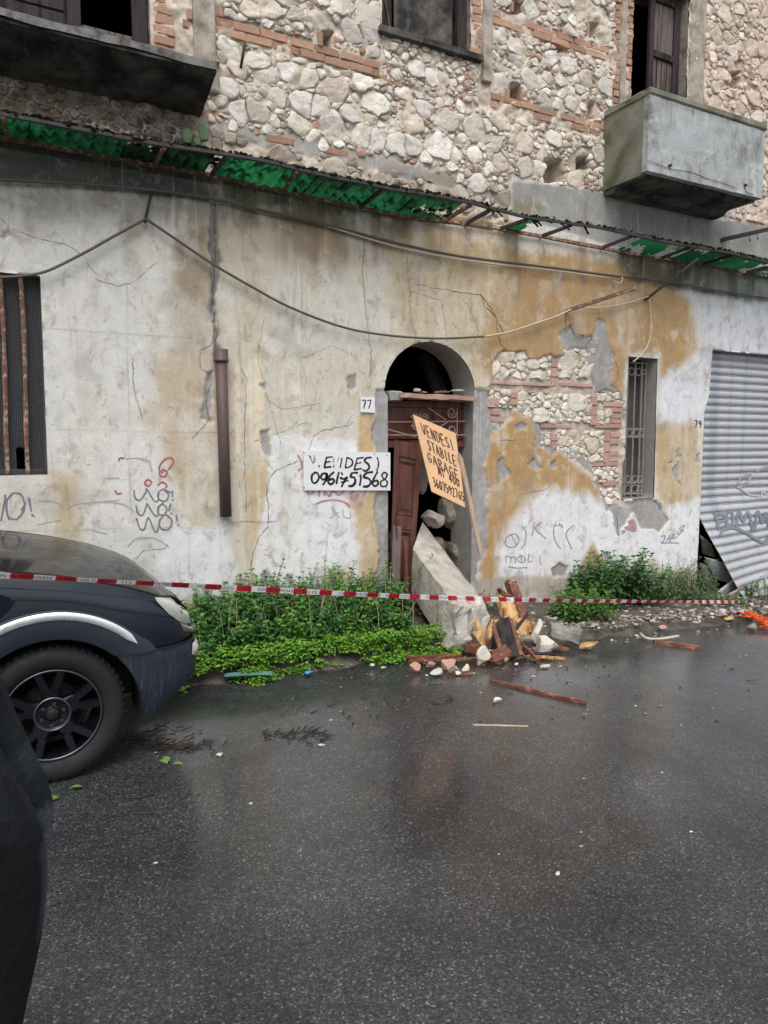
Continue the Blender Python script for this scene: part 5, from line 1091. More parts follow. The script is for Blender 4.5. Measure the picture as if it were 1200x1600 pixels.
for i, (x, y, Y, rx, ry, rz, m, lab) in enumerate(((676, 808, 6.55, .13, .13, .13, 'white', 'pale rounded rubble stone on top of the heap in the doorway'), (700, 798, 6.7, .13, .15, .20, 'rubblegrey', 'brownish upright rubble stone behind the pale one in doorway'), (672, 848, 6.6, .15, .16, .14, 'rubblegrey', 'grey rubble stone just behind the top of the concrete beam'),
        (712, 860, 6.62, .14, .15, .2, 'rubblegrey', 'dark grey rubble stone right of the concrete beam in doorway'), (728, 820, 6.85, .12, .15, .3, 'mortar', 'tall mortar chunk leaning by the right door post'), (662, 735, 6.9, .20, .10, .30, 'mortar', 'large grey plaster slab standing behind the tilted placard'), (716, 905, 6.5, .16, .2, .2, 'rubblegrey', 'low grey rubble lump at the foot of right door jamb'), (690, 885, 6.8, .3, .3, .3, 'rubblegrey', 'big hidden rubble boulder filling the bottom of the doorway'))):
    obj('rubble_stone', rock(P3(x, y, Y), rx, ry, rz, 60 + i, .4, 3), M[m], label=lab, cat='stone', group='rubble stones in the doorway')
mb = MB()
for i in range(150):
    x = random.uniform(3.42, 4.36); y = random.uniform(6.3, 8.2); h = -.2 + max(0, min(.75, (y - 6.25) * .9)) * random.uniform(.8, 1.05); s = random.uniform(.05, .15); mb.add(*rock((x, y, h), s, s, s * .8, i, .5, 1))
obj('rubble_heap', mb.vf, M['rubblegrey'], label='heap of broken grey rubble filling the inside of the doorway', cat='rubble', kind='stuff')
# ------------------------------------------------------------------ concrete beam fallen out of the doorway
def hexa(c8, nu, nv, nw, amp, seed, endamp):
    "subdivided 8-corner block; u along its length, broken end at u=1"
    c = [np.array(p, float) for p in c8]; pts = {}; v = []; f = []
    def P(u, a, b): return ((c[0] * (1 - a) + c[1] * a) * (1 - b) + (c[3] * (1 - a) + c[2] * a) * b) * (1 - u) + ((c[4] * (1 - a) + c[5] * a) * (1 - b) + (c[7] * (1 - a) + c[6] * a) * b) * u
    cen = sum(c) / 8
    def vid(i, j, k):
        if (i, j, k) not in pts:
            u, a, b = i / nu, j / nv, k / nw; p = P(u, a, b); e = max(0, (u - .62) / .38)
            q = Vector(p) * 5 + Vector((seed, 0, 0)); n = mnoise.noise_vector(q) * (amp + endamp * e * e) + mnoise.noise_vector(q * 3.1) * (amp * .5 + endamp * .45 * e) + mnoise.noise_vector(q * 8) * (amp * .3 + endamp * .2 * e)
            if u == 1: n -= Vector((P(1, .5, .5) - P(.8, .5, .5))).normalized() * -.05 * (1 - 2 * max(abs(a - .5), abs(b - .5)))
            pts[i, j, k] = len(v); v.append(tuple(np.array(p) + np.array(n)))
        return pts[i, j, k]
    for i in range(nu):
        for j in range(nv):
            for k in (0, nw): f.append((vid(i, j, k), vid(i + 1, j, k), vid(i + 1, j + 1, k), vid(i, j + 1, k)))
        for k in range(nw):
            for j in (0, nv): f.append((vid(i, j, k), vid(i + 1, j, k), vid(i + 1, j, k + 1), vid(i, j, k + 1)))
    for j in range(nv):
        for k in range(nw):
            for i in (0, nu): f.append((vid(i, j, k), vid(i, j + 1, k), vid(i, j + 1, k + 1), vid(i, j, k + 1)))
    return v, f
blk = hexa([P3(642, 925, 6.15), P3(645, 858, 6.1), P3(660, 816, 6.45), P3(690, 900, 6.5),
            G(700, 1022), P3(715, 952, 4.98), P3(762, 950, 5.42), G(772, 1000)], 26, 9, 9, .006, 3, .055)
obj('concrete_beam', blk, M['beamconcrete'], label='broken grey concrete beam fallen slanting out of the doorway onto the road edge', cat='concrete beam')
random.seed(61)
def db(name, vf, m, label, cat, group=None, smooth=False): return obj(name, vf, M[m], label=label, cat=cat, group=group, smooth=smooth)
def g(x, y, up=0.0): p = G(x, y); return p + np.array((0, 0, up))
cA = lambda x, y: (640 + x / 3.75, 880 + y / 3.75)
def at(x, y, ref):                       # point over the crop pixel at the depth of a ground pixel
    return P3(*cA(x, y), G(*cA(*ref))[1])
def lean(ref, x, y, back): return P3(*cA(x, y), G(*cA(*ref))[1] + back)
GB = 'splintered timber heap'
db('split_timber', plank(g(*cA(655, 445), .0), lean((655, 445), 570, 190, .20), .30, .06, (0, -1, .2), 9, .05, .008, .72), 'palewood', 'tall pale yellow split timber standing in the wood heap', 'timber', GB)
db('split_timber', plank(g(*cA(700, 440), .0), lean((700, 440), 592, 112, .24), .12, .08, (0, -1, .2), 9, .04, .007, .8), 'redwood', 'tallest dark reddish timber leaning at the back of the wood heap', 'timber', GB)
db('split_timber', plank(lean((660, 440), 640, 235, .12), lean((660, 440), 530, 165, .16), .05, .05, (0, -1, .2), 5, .03, .006, .7), 'redwood', 'short brown splinter crossing the top of the yellow timber', 'timber', GB)
db('split_timber', plank(g(*cA(690, 445), .0), lean((690, 445), 655, 330, .06), .17, .06, (0, -1, .2), 5, .03, .008, .8), 'palewood', 'short yellow block of split timber at right foot of heap', 'timber', GB)
db('split_timber', plank(lean((500, 500), 475, 490, 0), lean((500, 500), 385, 385, .05), .15, .035, (0, -1, .4), 7, .05, .006, .9), 'palewood', 'jagged pale yellow splinter on the left side of heap', 'timber', GB)
db('split_timber', plank(lean((520, 560), 470, 420, .12), lean((520, 560), 500, 330, .14), .07, .04, (0, -1, .4), 5, .04, .006), 'palewood', 'small pale splinter beside the concrete beam end', 'timber', GB)
GP = 'broken brown door pieces'
def doorpiece(p0, p1, w, th, up, label):
    o = empty('door_fragment', tuple(np.array(p0))); tag(o, label, 'door piece', GP)
    p0 = np.array(p0); p1 = np.array(p1); _, t, n, u, L = frame(p0, p1, up); n = np.array(n); u = np.array(u)
    obj('panel', plank(p0, p1, w * .7, th * .6, up, 6, .01, .002), M['darkwood'], o)
    for s in (-1, 1): obj('stile', plank(p0 + n * s * w * .42, p1 + n * s * w * .42, w * .17, th, up, 6, .015, .002), M['redwood'], o)
    return o
doorpiece(g(*cA(600, 560), .01), lean((600, 560), 535, 330, .16), .20, .04, (-.3, -1, .3), 'tall brown door fragment with dark panel leaning in the middle of heap')
doorpiece(g(*cA(500, 525), .01), lean((500, 525), 525, 390, .10), .14, .035, (-.5, -1, .3), 'small brown door fragment standing left of the tall one')
doorpiece(lean((480, 480), 470, 440, .05), lean((480, 480), 505, 355, .12), .13, .035, (-.2, -1, .5), 'short dark door fragment above the white oval stone')
db('timber_offcut', plank(g(*cA(475, 575), .03), lean((560, 545), 640, 480, 0), .10, .05, (0, -1, .6), 6, .02, .004), 'redwood', 'reddish brown timber offcut lying slanted in front of heap', 'timber')
db('timber_offcut', plank(lean((620, 480), 590, 405, .1), g(*cA(750, 578), .01), .04, .03, (0, -1, .6), 6, .02, .003), 'redwood', 'long thin brown batten sliding down the right of heap', 'batten')
db('timber_offcut', plank(g(*cA(600, 555), .02), lean((640, 530), 690, 480, .1), .06, .05, (0, -1, .5), 5, .02, .004), 'darkwood', 'dark grey broken block under the long thin batten', 'timber')
db('timber_offcut', plank(g(*cA(340, 520), .04), g(*cA(400, 530), .04), .08, .07, (0, 0, 1), 4, .02, .006), 'redwood', 'brown stub of wood against the foot of concrete beam', 'timber')
for i, (a, b, w, m, lab) in enumerate((((560, 575), (640, 520), .018, 'palewood', 'thin pale sliver propped on the reddish offcut'), ((610, 400), (690, 300), .03, 'darkwood', 'dark splinter slanting across the yellow block'), ((540, 470), (600, 330), .02, 'redwood', 'narrow brown sliver along the tall door fragment'), ((690, 540), (840, 545), .03, 'darkwood', 'dark wet lath flat beside the long thin batten'), ((420, 570), (520, 596), .02, 'redwood', 'brown sliver under the white oval stone'))):
    db('lath', plank(g(*cA(*a), .012) if a[1] > 500 else lean((640, 520), *a, .08), lean((640, 520), *b, .12) if b[1] < 530 else g(*cA(*b), .02), w, .02, (0, -.6, 1), 5, .03, .003), m, lab, 'lath')
for i, (a, b, w, m, lab) in enumerate((((-20, 560), (290, 548), .035, 'redwood', 'long reddish lath lying farthest back left of heap'), ((0, 585), (395, 568), .03, 'redwood', 'pale reddish lath lying in front along the grass edge'), ((-30, 545), (110, 590), .03, 'redwood', 'dark red lath crossing the others at the grass edge'), ((60, 560), (130, 612), .02, 'redwood', 'short dark red splinter pointing at the small brick'),
      ((680, 552), (905, 566), .022, 'palewood', 'thin pale lath lying right of the heap'), ((830, 505), (925, 508), .06, 'redwood', 'reddish plank end under the grey log'), ((250, 655), (355, 648), .02, 'redwood', 'tiny reddish sliver among white bits in front'), ((480, 698), (1025, 826), .022, 'redwood', 'long dark reddish batten lying alone on the wet road'))):
    db('lath', plank(g(*cA(*a), .012), g(*cA(*b), .012), w, .02, (0, 0, 1), 6, .02, .002), m, lab, 'lath')
db('lath', plank(g(740, 1134, .006), g(823, 1136, .006), .009, .008, (0, 0, 1), 5, .01, .001), 'stakewood', 'thin straw coloured stick lying on the open road', 'stick')
db('lath', plank(g(1024, 1004, .012), g(1092, 1014, .012), .06, .03, (0, 0, 1), 5, .03, .002), 'redwood', 'orange brown plank lying at right edge of the road', 'plank')
for i, (x, y, rx, ry, rz, m, lab, rt) in enumerate(((432, 600, .07, .045, .095, 'white', 'white oval flat stone standing at the front of wood heap', .2), (780, 525, .12, .09, .13, 'white', 'big white plaster chunk right of the wood heap', .4), (745, 460, .075, .06, .12, 'white', 'tall white plaster chunk behind the big one', .1),
      (225, 620, .085, .06, .05, 'pinkbrick', 'large pink brick chunk lying on the road edge', .5), (30, 635, .05, .04, .04, 'pinkbrick', 'small orange brick chunk left of the pink one', .1), (165, 655, .07, .04, .03, 'paper', 'crumpled pale grey wrapper in front of pink brick', .3), (255, 645, .045, .04, .035, 'rubblegrey', 'small dark grey stone right of the pink brick', .0), (328, 635, .045, .03, .035, 'white', 'small white plaster chunk in front of the laths', .6), (285, 655, .03, .03, .02, 'white', 'tiny white pebble beside the reddish sliver', 0), (120, 605, .05, .035, .025, 'rubblegrey', 'flat grey stone between the two bricks', 0),
      (795, 610, .055, .03, .012, 'paper', 'flat pale stone on the road right of heap', .1), (519, 815, .04, .03, .022, 'white', 'single white pebble on road below the heap', .2), (405, 240, .0, .0, .0, 'white', '', 0), (1045, 490, .14, .08, .03, 'palewood', 'pale yellow flat chunk at end of grey log', .3), (625, 598, .022, .02, .014, 'white', 'small cream pebble at the front of heap', 0), (850, 500, .05, .04, .03, 'rubblegrey', 'small grey stone under the grey log', 0), (470, 560, .06, .05, .05, 'rubblegrey', 'grey rubble piece behind the white oval stone', .4), (690, 500, .09, .07, .08, 'rubblegrey', 'dark rubble piece behind the long thin batten', .4))):
    if rx: 
        p = g(*cA(x, y)); db('stone_chunk', rock((p[0], p[1], p[2] + rz * .8), rx, ry, rz, 100 + i, .3, 3, True, rt), m, lab, 'stone')
p = P3(*cA(405, 240), 5.35); db('stone_chunk', rock((p[0], p[1], p[2]), .055, .04, .035, 140, .3, 2), 'white', 'white pebble resting on top of the concrete beam', 'stone')
a = g(*cA(820, 470), .10); b = g(*cA(990, 482), .10)
mbp = [a + (b - a) * t for t in np.linspace(0, 1, 12)]; v, f = tube(mbp, [.085 + .02 * math.sin(t * 7) for t in range(12)], 14)
v = [tuple(np.array(q) + np.array(mnoise.noise_vector(Vector(q) * 11)) * .022) for q in v]; db('log', (v, f), 'log', 'grey bark covered log lying at the road edge', 'log')
pts = catmull([g(1000, 993, .02), g(1010, 999, .012), g(1030, 1000, .01), g(1060, 997, .02)], 5); db('pale_hose', tube(pts, .014, 8), 'cablepale', 'curved pale piece of hose on the gravel verge', 'hose', smooth=True)
db('teal_strip', plank(g(352, 1062, .035), g(425, 1059, .035), .07, .008, (0, 0, 1), 8, .01, .001, 1, .006), 'teal', 'teal plastic strip lying flat before the clover', 'strip')
p = g(480, 1053); db('wrapper', rock((p[0], p[1], p[2] + .012), .05, .03, .014, 7, .6, 2), 'blue', 'small crumpled blue wrapper at edge of the clover', 'wrapper')
for i, (x, y, r, m, lab) in enumerate(((503, 1166, .026, 'paper', 'white crumpled wrapper beside dark leaf litter on road'), (344, 1181, .026, 'paper', 'translucent grey scrap near the twigs on road'), (583, 1040, .026, 'paper', 'white scrap at the right end of the clover'), (600, 1044, .026, 'paper', 'pale flat scrap by the right end of clover'), (1093, 966, .10, 'cyanbag', 'pale turquoise bag on the verge under the bushes'), (1118, 964, .10, 'white', 'white stone on the verge near the roller shutter'), (1085, 973, .09, 'paper', 'white flattened bag on the gravel verge'), (908, 1323, .013, 'rubblegrey', 'small white pebble on the near road'), (872, 1366, .014, 'paper', 'white chip on the nearest open road'), (1140, 970, .09, 'palewood', 'tan flattened carton near the orange net'), (1176, 982, .08, 'rubblegrey', 'grey rubble stone by the orange net'), (1033, 984, .07, 'pinkbrick', 'small orange tile piece on gravel verge'))):
    p = g(x, y); db('scrap', rock((p[0], p[1], p[2] + r * .3), r, r * .7, r * .4, 170 + i, .5, 2), m, lab, 'litter')
mb = MB()
for k in range(26):
    t = k / 25; q = g(1166 + 60 * t, 968 + 18 * t + 4 * math.sin(k)); q[2] += .06 * (1 - t) + .02
    for s in range(4): mb.add(*plank(q + np.random.normal(0, .02, 3) * (1, 1, .4), q + np.random.normal(0, .05, 3) * (1, 1, .3), .02, .004, (0, 0, 1), 3, .01, .006))
db('orange_net', mb.vf, 'orange', 'crumpled bright orange plastic net on the verge under the shutter', 'net')
GS = 'slabs behind the shutter'
for i, (q, Y, lab) in enumerate((([(1103, 872), (1133, 880), (1152, 915), (1118, 905)], 6.05, 'flat grey slab leaning topmost in the gap beside shutter'), ([(1096, 838), (1112, 850), (1118, 872), (1098, 865)], 6.2, 'dark grey slab at the top of the shutter gap'), ([(1125, 925), (1150, 905), (1165, 930), (1140, 950)], 5.95, 'middle grey slab tilted in the shutter gap'), ([(1140, 930), (1168, 915), (1172, 955), (1148, 962)], 5.8, 'lowest grey slab standing by the bottom corner of shutter'), ([(1096, 880), (1106, 884), (1126, 930), (1110, 925)], 6.2, 'narrow dark slab against the wall edge in the gap'))):
    pts = [P3(*s, Y + .05 * k) for k, s in enumerate(q)]; db('stone_slab', quadbox(pts, .03)[0], 'rubblegrey' if i % 2 else 'concrete', lab, 'slab', GS)
# ------------------------------------------------------------------ plants
def leaf(mb, p, d, L, wd, col, droop=.4, up=Vector((0, 0, 1))):
    p = Vector(p); d = Vector(d).normalized(); n = d.cross(up)
    if n.length < .05: n = Vector((1, 0, 0))
    n.normalize(); u = n.cross(d).normalized(); r = random.uniform(-.5, .5); n = (n + u * r * .6).normalized()
    a = p + d * L * .3; b = p + d * L * .68 - up * L * droop * .22; t = p + d * L * .98 - up * L * droop * .62
    k = u * wd * .16
    mb.add([p, a - n * wd * .5 + k, a, a + n * wd * .5 + k, b - n * wd * .36 + k, b, b + n * wd * .36 + k, t],
           [(0, 2, 1), (0, 3, 2), (1, 2, 5, 4), (2, 3, 6, 5), (4, 5, 7), (5, 6, 7)], col)
def gcol(a, b, j=.12):
    t = random.random(); c = sl_(a) * (1 - t) + sl_(b) * t; return c * random.uniform(1 - j, 1 + j)
def weed(mb, st, x, y, z, h, ca, cb_, L=.07, n=11, wd=.045, lean_=.12):
    dx, dy = random.gauss(0, lean_), random.gauss(-.04, lean_); pts = [(x + dx * h * t * t, y + dy * h * t * t, z + h * t) for t in np.linspace(0, 1, 5)]
    st.add(*tube(pts, [.005, .0045, .004, .003, .002], 4, False)); a = random.uniform(0, 6.28)
    for k in range(n):
        t = .18 + .82 * k / (n - 1); i = min(3, int(t * 4)); q = np.array(pts[i]) + (np.array(pts[i + 1]) - np.array(pts[i])) * (t * 4 - i)
        ll = L * (1.05 - .55 * t) * random.uniform(.75, 1.2); c = gcol(ca, cb_) * (1 + .25 * (t > .8))
        for s in (0, math.pi):
            aa = a + s + random.gauss(0, .25); leaf(mb, q, (math.cos(aa), math.sin(aa), .30 - .2 * (1 - t) + (.5 if k == n - 1 else 0)), ll, ll * wd / .07, c, random.uniform(.3, .9))
        a += math.pi / 2 + random.gauss(0, .2)
random.seed(71)
lv = MB(); st = MB()
for i in range(620):
    x = random.uniform(.75, 3.35); y = random.uniform(5.28, 6.2)
    if x > 3.05 and y < 5.7: continue
    top = np.interp(x, [.7, 1.3, 1.9, 2.3, 2.9, 3.35], [.26, .34, .50, .50, .55, .40]); k = np.interp(y, [5.25, 5.6, 6.2], [.45, .85, 1.0])
    hh = .92 * top * k * random.choice((.55, .8, .95, 1.0, 1.12)); weed(lv, st, x, y, vz(x, y), hh, *random.choice((((50, 96, 46), (90, 142, 62)), ((46, 84, 48), (72, 118, 60)), ((74, 116, 50), (112, 152, 66)))), random.uniform(.07, .12), random.choice((7, 9, 11)), random.choice((.035, .045, .055)), random.choice((.08, .14, .25)))
dry = MB()
for i in range(46):
    x = random.uniform(.9, 3.3); y = random.uniform(5.3, 6.15); a = random.gauss(0, .18); h = random.uniform(.25, .62); z = vz(x, y)
    dry.add(*tube([(x, y, z), (x + a * .3 * h, y - .05 * h, z + .5 * h), (x + a * h, y - .12 * h, z + h)], [.004, .003, .0015], 4, False))
for i in range(160):
    x = random.uniform(.95, 3.4); y = random.uniform(5.2, 6.1); a = random.uniform(0, 6.28); leaf(lv, (x, y, vz(x, y)), (math.cos(a) * .35, math.sin(a) * .35 - .1, 1), random.uniform(.2, .42), .012, gcol((92, 130, 60), (150, 160, 92)), .9)
nm = obj('nettles', lv.vf, M['leaf'], cols=lv.c, label='thick bed of green nettles growing along the wall between car and concrete beam', cat='nettles', kind='stuff')
obj('stems', st.vf, M['stem'], nm, kind='stuff'); obj('dry_stalks', dry.vf, M['stakewood'], nm, kind='stuff')
lv = MB()
for i in range(3000):
    x = random.uniform(.98, 3.42); e = float(np.interp(x, [.9, 1.3, 1.7, 3.4], [5.14, 5.12, 5.04, 5.0])) + .04 * math.sin(x * 3.3) + .05 * math.sin(x * 11); y = e + abs(random.gauss(0, .20)) + (.25 * random.random() if mnoise.noise((x * 2.5, 0, 3)) > .1 else 0)
    if y > 5.75 or (x > 3.2 and random.random() < .5): continue
    z = vz(x, y) - .01; hh = random.uniform(.02, .13) * min(1, .4 + (y - e) / .15); a = random.uniform(0, 6.28); c = gcol((84, 136, 46), (132, 176, 66))
    for s in range(3): leaf(lv, (x + random.gauss(0, .015), y + random.gauss(0, .015), z + hh), (math.cos(a + s * 2.1), math.sin(a + s * 2.1), .25), random.uniform(.025, .05), .03, c, .5)
    if i % 3 == 0:
        a = random.uniform(0, 6.28); leaf(lv, (x, y, z), (math.cos(a) * .4, math.sin(a) * .4, 1), random.uniform(.08, .16), .012, gcol((96, 136, 52), (140, 168, 74)), .6)
obj('clover', lv.vf, M['leaf'], cols=lv.c, label='bright green clover and grass spilling over the road edge', cat='clover', kind='stuff')
def bush(name, spots, h, ca, cb_, L, n, wd, label, cat, k=1):
    lv = MB(); st = MB()
    for x, y, s in spots: weed(lv, st, x, y, vz(x, y), h * s, ca, cb_, L, n, wd, .3)
    x, y = spots[0][:2]; o = empty(name, (x, y, vz(x, y))); tag(o, label, cat)
    obj('stem', st.vf, M['stem'], o); obj('leaves', lv.vf, M['leaf'], o, cols=lv.c, kind='stuff' if len(lv.f) > 4000 else None); return o
def spots(n, x0, x1, y0, y1, px=None):
    o = []
    for i in range(n):
        x = random.uniform(x0, x1); t = (x - x0) / (x1 - x0); o.append((x, random.uniform(y0, y1), random.uniform(.6, 1.1) * (.55 + .45 * math.sin(math.pi * (.15 + .7 * t)))))
    return o
random.seed(72)
bush('broadleaf_bush', spots(64, 5.65, 6.75, 5.70, 6.18), .60, (44, 84, 46), (88, 124, 68), .13, 9, .055, 'dark broad leaved bush against the white wall under the narrow window', 'bush')
bush('weed_clump', spots(50, 4.95, 5.6, 5.30, 5.75), .34, (62, 104, 42), (104, 140, 60), .085, 8, .045, 'low yellowish green weed clump right of the grey log', 'weed')
bush('pale_bush', spots(60, 6.8, 7.75, 5.75, 6.15), .48, (74, 106, 66), (118, 142, 94), .075, 9, .03, 'pale green feathery bush between dark bush and roller shutter', 'bush')
bush('weed_clump', spots(26, 8.35, 9.4, 5.5, 5.9), .26, (70, 112, 48), (110, 146, 66), .07, 8, .04, 'green weed clump beneath the bottom edge of roller shutter', 'weed')
bush('weed_clump', spots(6, 4.35, 4.7, 5.85, 6.15), .22, (54, 88, 48), (84, 112, 60), .07, 8, .04, 'small dark weed clump by the wall behind wood heap', 'weed')
bush('weed_clump', spots(10, 3.85, 4.1, 5.75, 5.95), .28, (40, 72, 42), (62, 96, 52), .09, 7, .05, 'dark weed between concrete beam and standing timber', 'weed')
bush('tall_weed', [(2.05, 6.0, 1.0), (2.09, 6.02, .85), (1.98, 6.0, .7)], .66, (58, 100, 48), (84, 124, 58), .10, 9, .045, 'tallest single weed stalk rising above the nettles before the wall', 'weed')
bush('grass_tuft', [(3.34, 5.98, 1.0), (3.30, 6.0, .9), (3.36, 6.02, .8)], .62, (84, 118, 60), (112, 140, 76), .16, 8, .018, 'narrow bladed grass tuft at the foot of left door jamb', 'grass')
bush('weed_clump', spots(12, 7.0, 7.9, 5.45, 5.65), .16, (70, 112, 48), (110, 146, 66), .06, 7, .04, 'scattered small weeds on gravel below the pale bush', 'weed')
# ------------------------------------------------------------------ grit, twigs and litter
random.seed(81); mb = MB()
for i in range(2200):
    if i % 3: x = random.uniform(4.0, 9.3); y = random.gauss(5.32, .17); z = vz(x, y)
    else: x = random.uniform(3.1, 9.3); y = random.uniform(4.95, 6.2); z = vz(x, y)
    if y < 5.0: z = float(gz(x)) - .03
    s = random.choice((.006, .008, .012, .016, .024, .034)) * random.uniform(.6, 1.2)
    c = sl_(random.choice(((130, 124, 116), (160, 154, 146), (110, 102, 94), (146, 132, 118), (184, 178, 170), (130, 108, 92), (88, 82, 76)))); mb.add(*rock((x, y, z + s * .2), s * 1.2, s, s * .6, i, .4, 1), c)
obj('rubble_grit', mb.vf, M['gravel'], cols=mb.c, label='grey rubble grit scattered along the right verge', cat='gravel', kind='stuff')
mb = MB()
for i in range(420):
    r = random.random()
    if r < .45: q = G(random.gauss(760, 130), random.uniform(1015, 1075) if random.random() < .7 else random.uniform(1060, 1140))
    elif r < .75: q = G(random.uniform(560, 1200), random.uniform(1000, 1130))
    else: q = G(random.uniform(200, 1200), random.uniform(1080, 1350))
    s = random.choice((.003, .004, .005, .007, .011)) * (1 if r < .75 else .8); c = sl_(random.choice(((200, 196, 188), (170, 164, 154), (120, 96, 78), (60, 50, 44), (148, 132, 114), (56, 52, 48), (60, 56, 52), (90, 80, 70)))); mb.add(*rock((q[0], q[1], q[2] + s * .25), s * 1.5, s, s * .5, i, .4, 1), c)
obj('road_litter', mb.vf, M['gravel'], cols=mb.c, label='small chips of plaster and wood scattered over the wet road', cat='litter', kind='stuff')
mb = MB()
for (x, y, sx, sy, n) in ((262, 1168, 34, 5, 80), (205, 1155, 18, 4, 30), (455, 1152, 26, 5, 40), (232, 1140, 35, 4, 14), (520, 1120, 60, 14, 14), (640, 1075, 60, 18, 10), (1000, 1080, 120, 30, 10), (740, 1042, 60, 9, 34), (215, 1220, 30, 20, 8)):
    for i in range(n):
        q = G(random.gauss(x, sx), random.gauss(y, sy)); a = random.gauss(.35, .7); l = random.uniform(.02, .10); d = np.array((math.cos(a), math.sin(a), random.uniform(-.05, .15))) * l
        mb.add(*plank(q + (0, 0, .008), q + d + (0, 0, .008), random.uniform(.003, .008), .003, (0, 0, 1), 3, .004, .0015))
obj('twigs', mb.vf, M['twig'], label='drifts of wet twigs and dead leaves washed across the road', cat='twigs', kind='stuff')
lv = MB()
for (x, y) in ((265, 1192), (270, 1196), (262, 1196), (92, 1247), (130, 1232)):
    q = G(x, y); leaf(lv, q + (0, 0, .01), (random.uniform(-1, 1), random.uniform(-1, 1), .15), .07, .035, gcol((96, 128, 60), (120, 150, 80)), .2)
obj('fallen_leaves', lv.vf, M['leaf'], cols=lv.c, label='few torn green leaves lying by the front wheel on the road', cat='leaves', kind='stuff')
# ------------------------------------------------------------------ barrier tape
def tape():
    px = [(-60, 897), (0, 899), (60, 902), (130, 906), (260, 913), (350, 918), (450, 923), (550, 928), (640, 932), (760, 936), (900, 938.5), (1050, 940), (1200, 941), (1290, 941)]
    pts = []
    for x, y in catmull([(*p, 0) for p in px], 14) if False else [tuple(q) for q in catmull([np.array(p) for p in px], 14)]:
        d = _ray(x, y); t = 3.62 / (d[1] - .245 * d[0]); pts.append(_C + d * t)
    pts = np.array(pts); s = np.concatenate([[0], np.cumsum(np.linalg.norm(np.diff(pts, axis=0), axis=1))])
    def at(q, w, o=0):
        p = np.array([np.interp(q, s, pts[:, k]) for k in range(3)]); a = np.array([np.interp(q + .01, s, pts[:, k]) for k in range(3)]) - np.array([np.interp(q - .01, s, pts[:, k]) for k in range(3)])
        a /= np.linalg.norm(a); up = np.array((0, 0, 1.0)); n = np.cross(a, up); n /= np.linalg.norm(n)
        th = .35 * math.sin(q * 1.3 + .4) + .25 * math.sin(q * 3.1) + .25
        u = up * math.cos(th) + n * math.sin(th); nn = n * math.cos(th) - up * math.sin(th)
        return p + u * w + nn * o
    mb = MB(); q = 0; k = 0; red = sl_((190, 40, 54)); wh = sl_((236, 234, 234)); H_ = .0175
    while q < s[-1] - .1:
        L = .098; c = red if k % 2 == 0 else wh; n = 5
        vv = []; 
        for i in range(n + 1):
            for w in (-H_, 0, H_): vv.append(at(min(q + L * i / n, s[-1] - .02), w))
        mb.add(vv, grid_faces(n + 1, 3), c); q += L; k += 1
    t = empty('barrier_tape', tuple(pts[len(pts) // 2])); tag(t, 'red and white printed barrier tape stretched across the whole house front', 'barrier tape')
    obj('film', mb.vf, M['tape'], t, cols=mb.c)
    lines = []; words = ['VIGILI DEL FUOCO', '115', 'NON OLTREPASSARE']; cur = .02; i = 1; verts = []; faces = []
    cu = bpy.data.curves.new('tape_text', 'FONT'); tmp = bpy.data.objects.new('tape_text', cu); COL.objects.link(tmp)
    cache = {}
    for w in words:
        cu.body = w; cu.size = .030; cu.resolution_u = 2; bpy.context.view_layer.update()
        me = tmp.evaluated_get(bpy.context.evaluated_depsgraph_get()).to_mesh(); cache[w] = ([tuple(v.co) for v in me.vertices], [tuple(p.vertices) for p in me.polygons])
    bpy.data.objects.remove(tmp); bpy.data.curves.remove(cu)
    cur = .01
    while cur < s[-1] - .4:
        w = words[i % 3]; vv, ff = cache[w]; mx = max(v[0] for v in vv); sc = 1.25 if w == '115' else .92
        n0 = len(verts)
        for v in vv: verts.append(at(cur + v[0] * sc, -.0105 + v[1] * 1.0, .0012))
        faces += [tuple(a + n0 for a in f) for f in ff]; cur += mx * sc + .05; i += 1
    obj('lettering', (verts, faces), M['tapeink'], t, kind='stuff')
tape()
# ------------------------------------------------------------------ the parked off-road car
CX, CYc, HW = .17, 4.83, .93
car = empty('off_road_car', (CX - .9, CYc, 0)); tag(car, 'dark navy off road car parked at the left with wet bumper and chrome arch strip', 'car')
def cw(p): return (CX + p[0], CYc + p[1], p[2])
def cobj(name, vf, m, parent=None, smooth=True, **k): v, f = vf; return obj(name, ([cw(p) for p in v], f), M[m], parent or car, smooth, **k)
OUT = [(-3.35, .80), (-3.2, .90), (-2.9, .925), (-2.4, .93), (-1.6, .93), (-1.0, .93), (-.7, .93)] + [(x, .93) for x in np.linspace(-.44, .38, 24)] + [(.44, .928), (.50, .92), (.56, .907), (.61, .89), (.655, .865), (.69, .83), (.72, .785), (.742, .73), (.758, .65), (.768, .55), (.775, .42), (.779, .28), (.78, .14), (.781, 0)]
def crease(x): return float(np.interp(x, [-3.4, -1, -.2, .12, .37, .51, .60, .70, .785], [1.10, 1.14, 1.12, 1.055, .985, .93, .885, .835, .80]))
def hoodz(x): return float(np.interp(x, [-3.4, -.2, .26, .57, .74, .79], [1.20, 1.135, 1.065, .98, .905, .868]))
RA = .43; WZ = .335
def z0(x):
    if x < -.44 or x > .44: return .36 if x < -.44 else .635
    a = WZ + math.sqrt(max(0, RA * RA - x * x)); return a if x < .30 else max(a, .635)
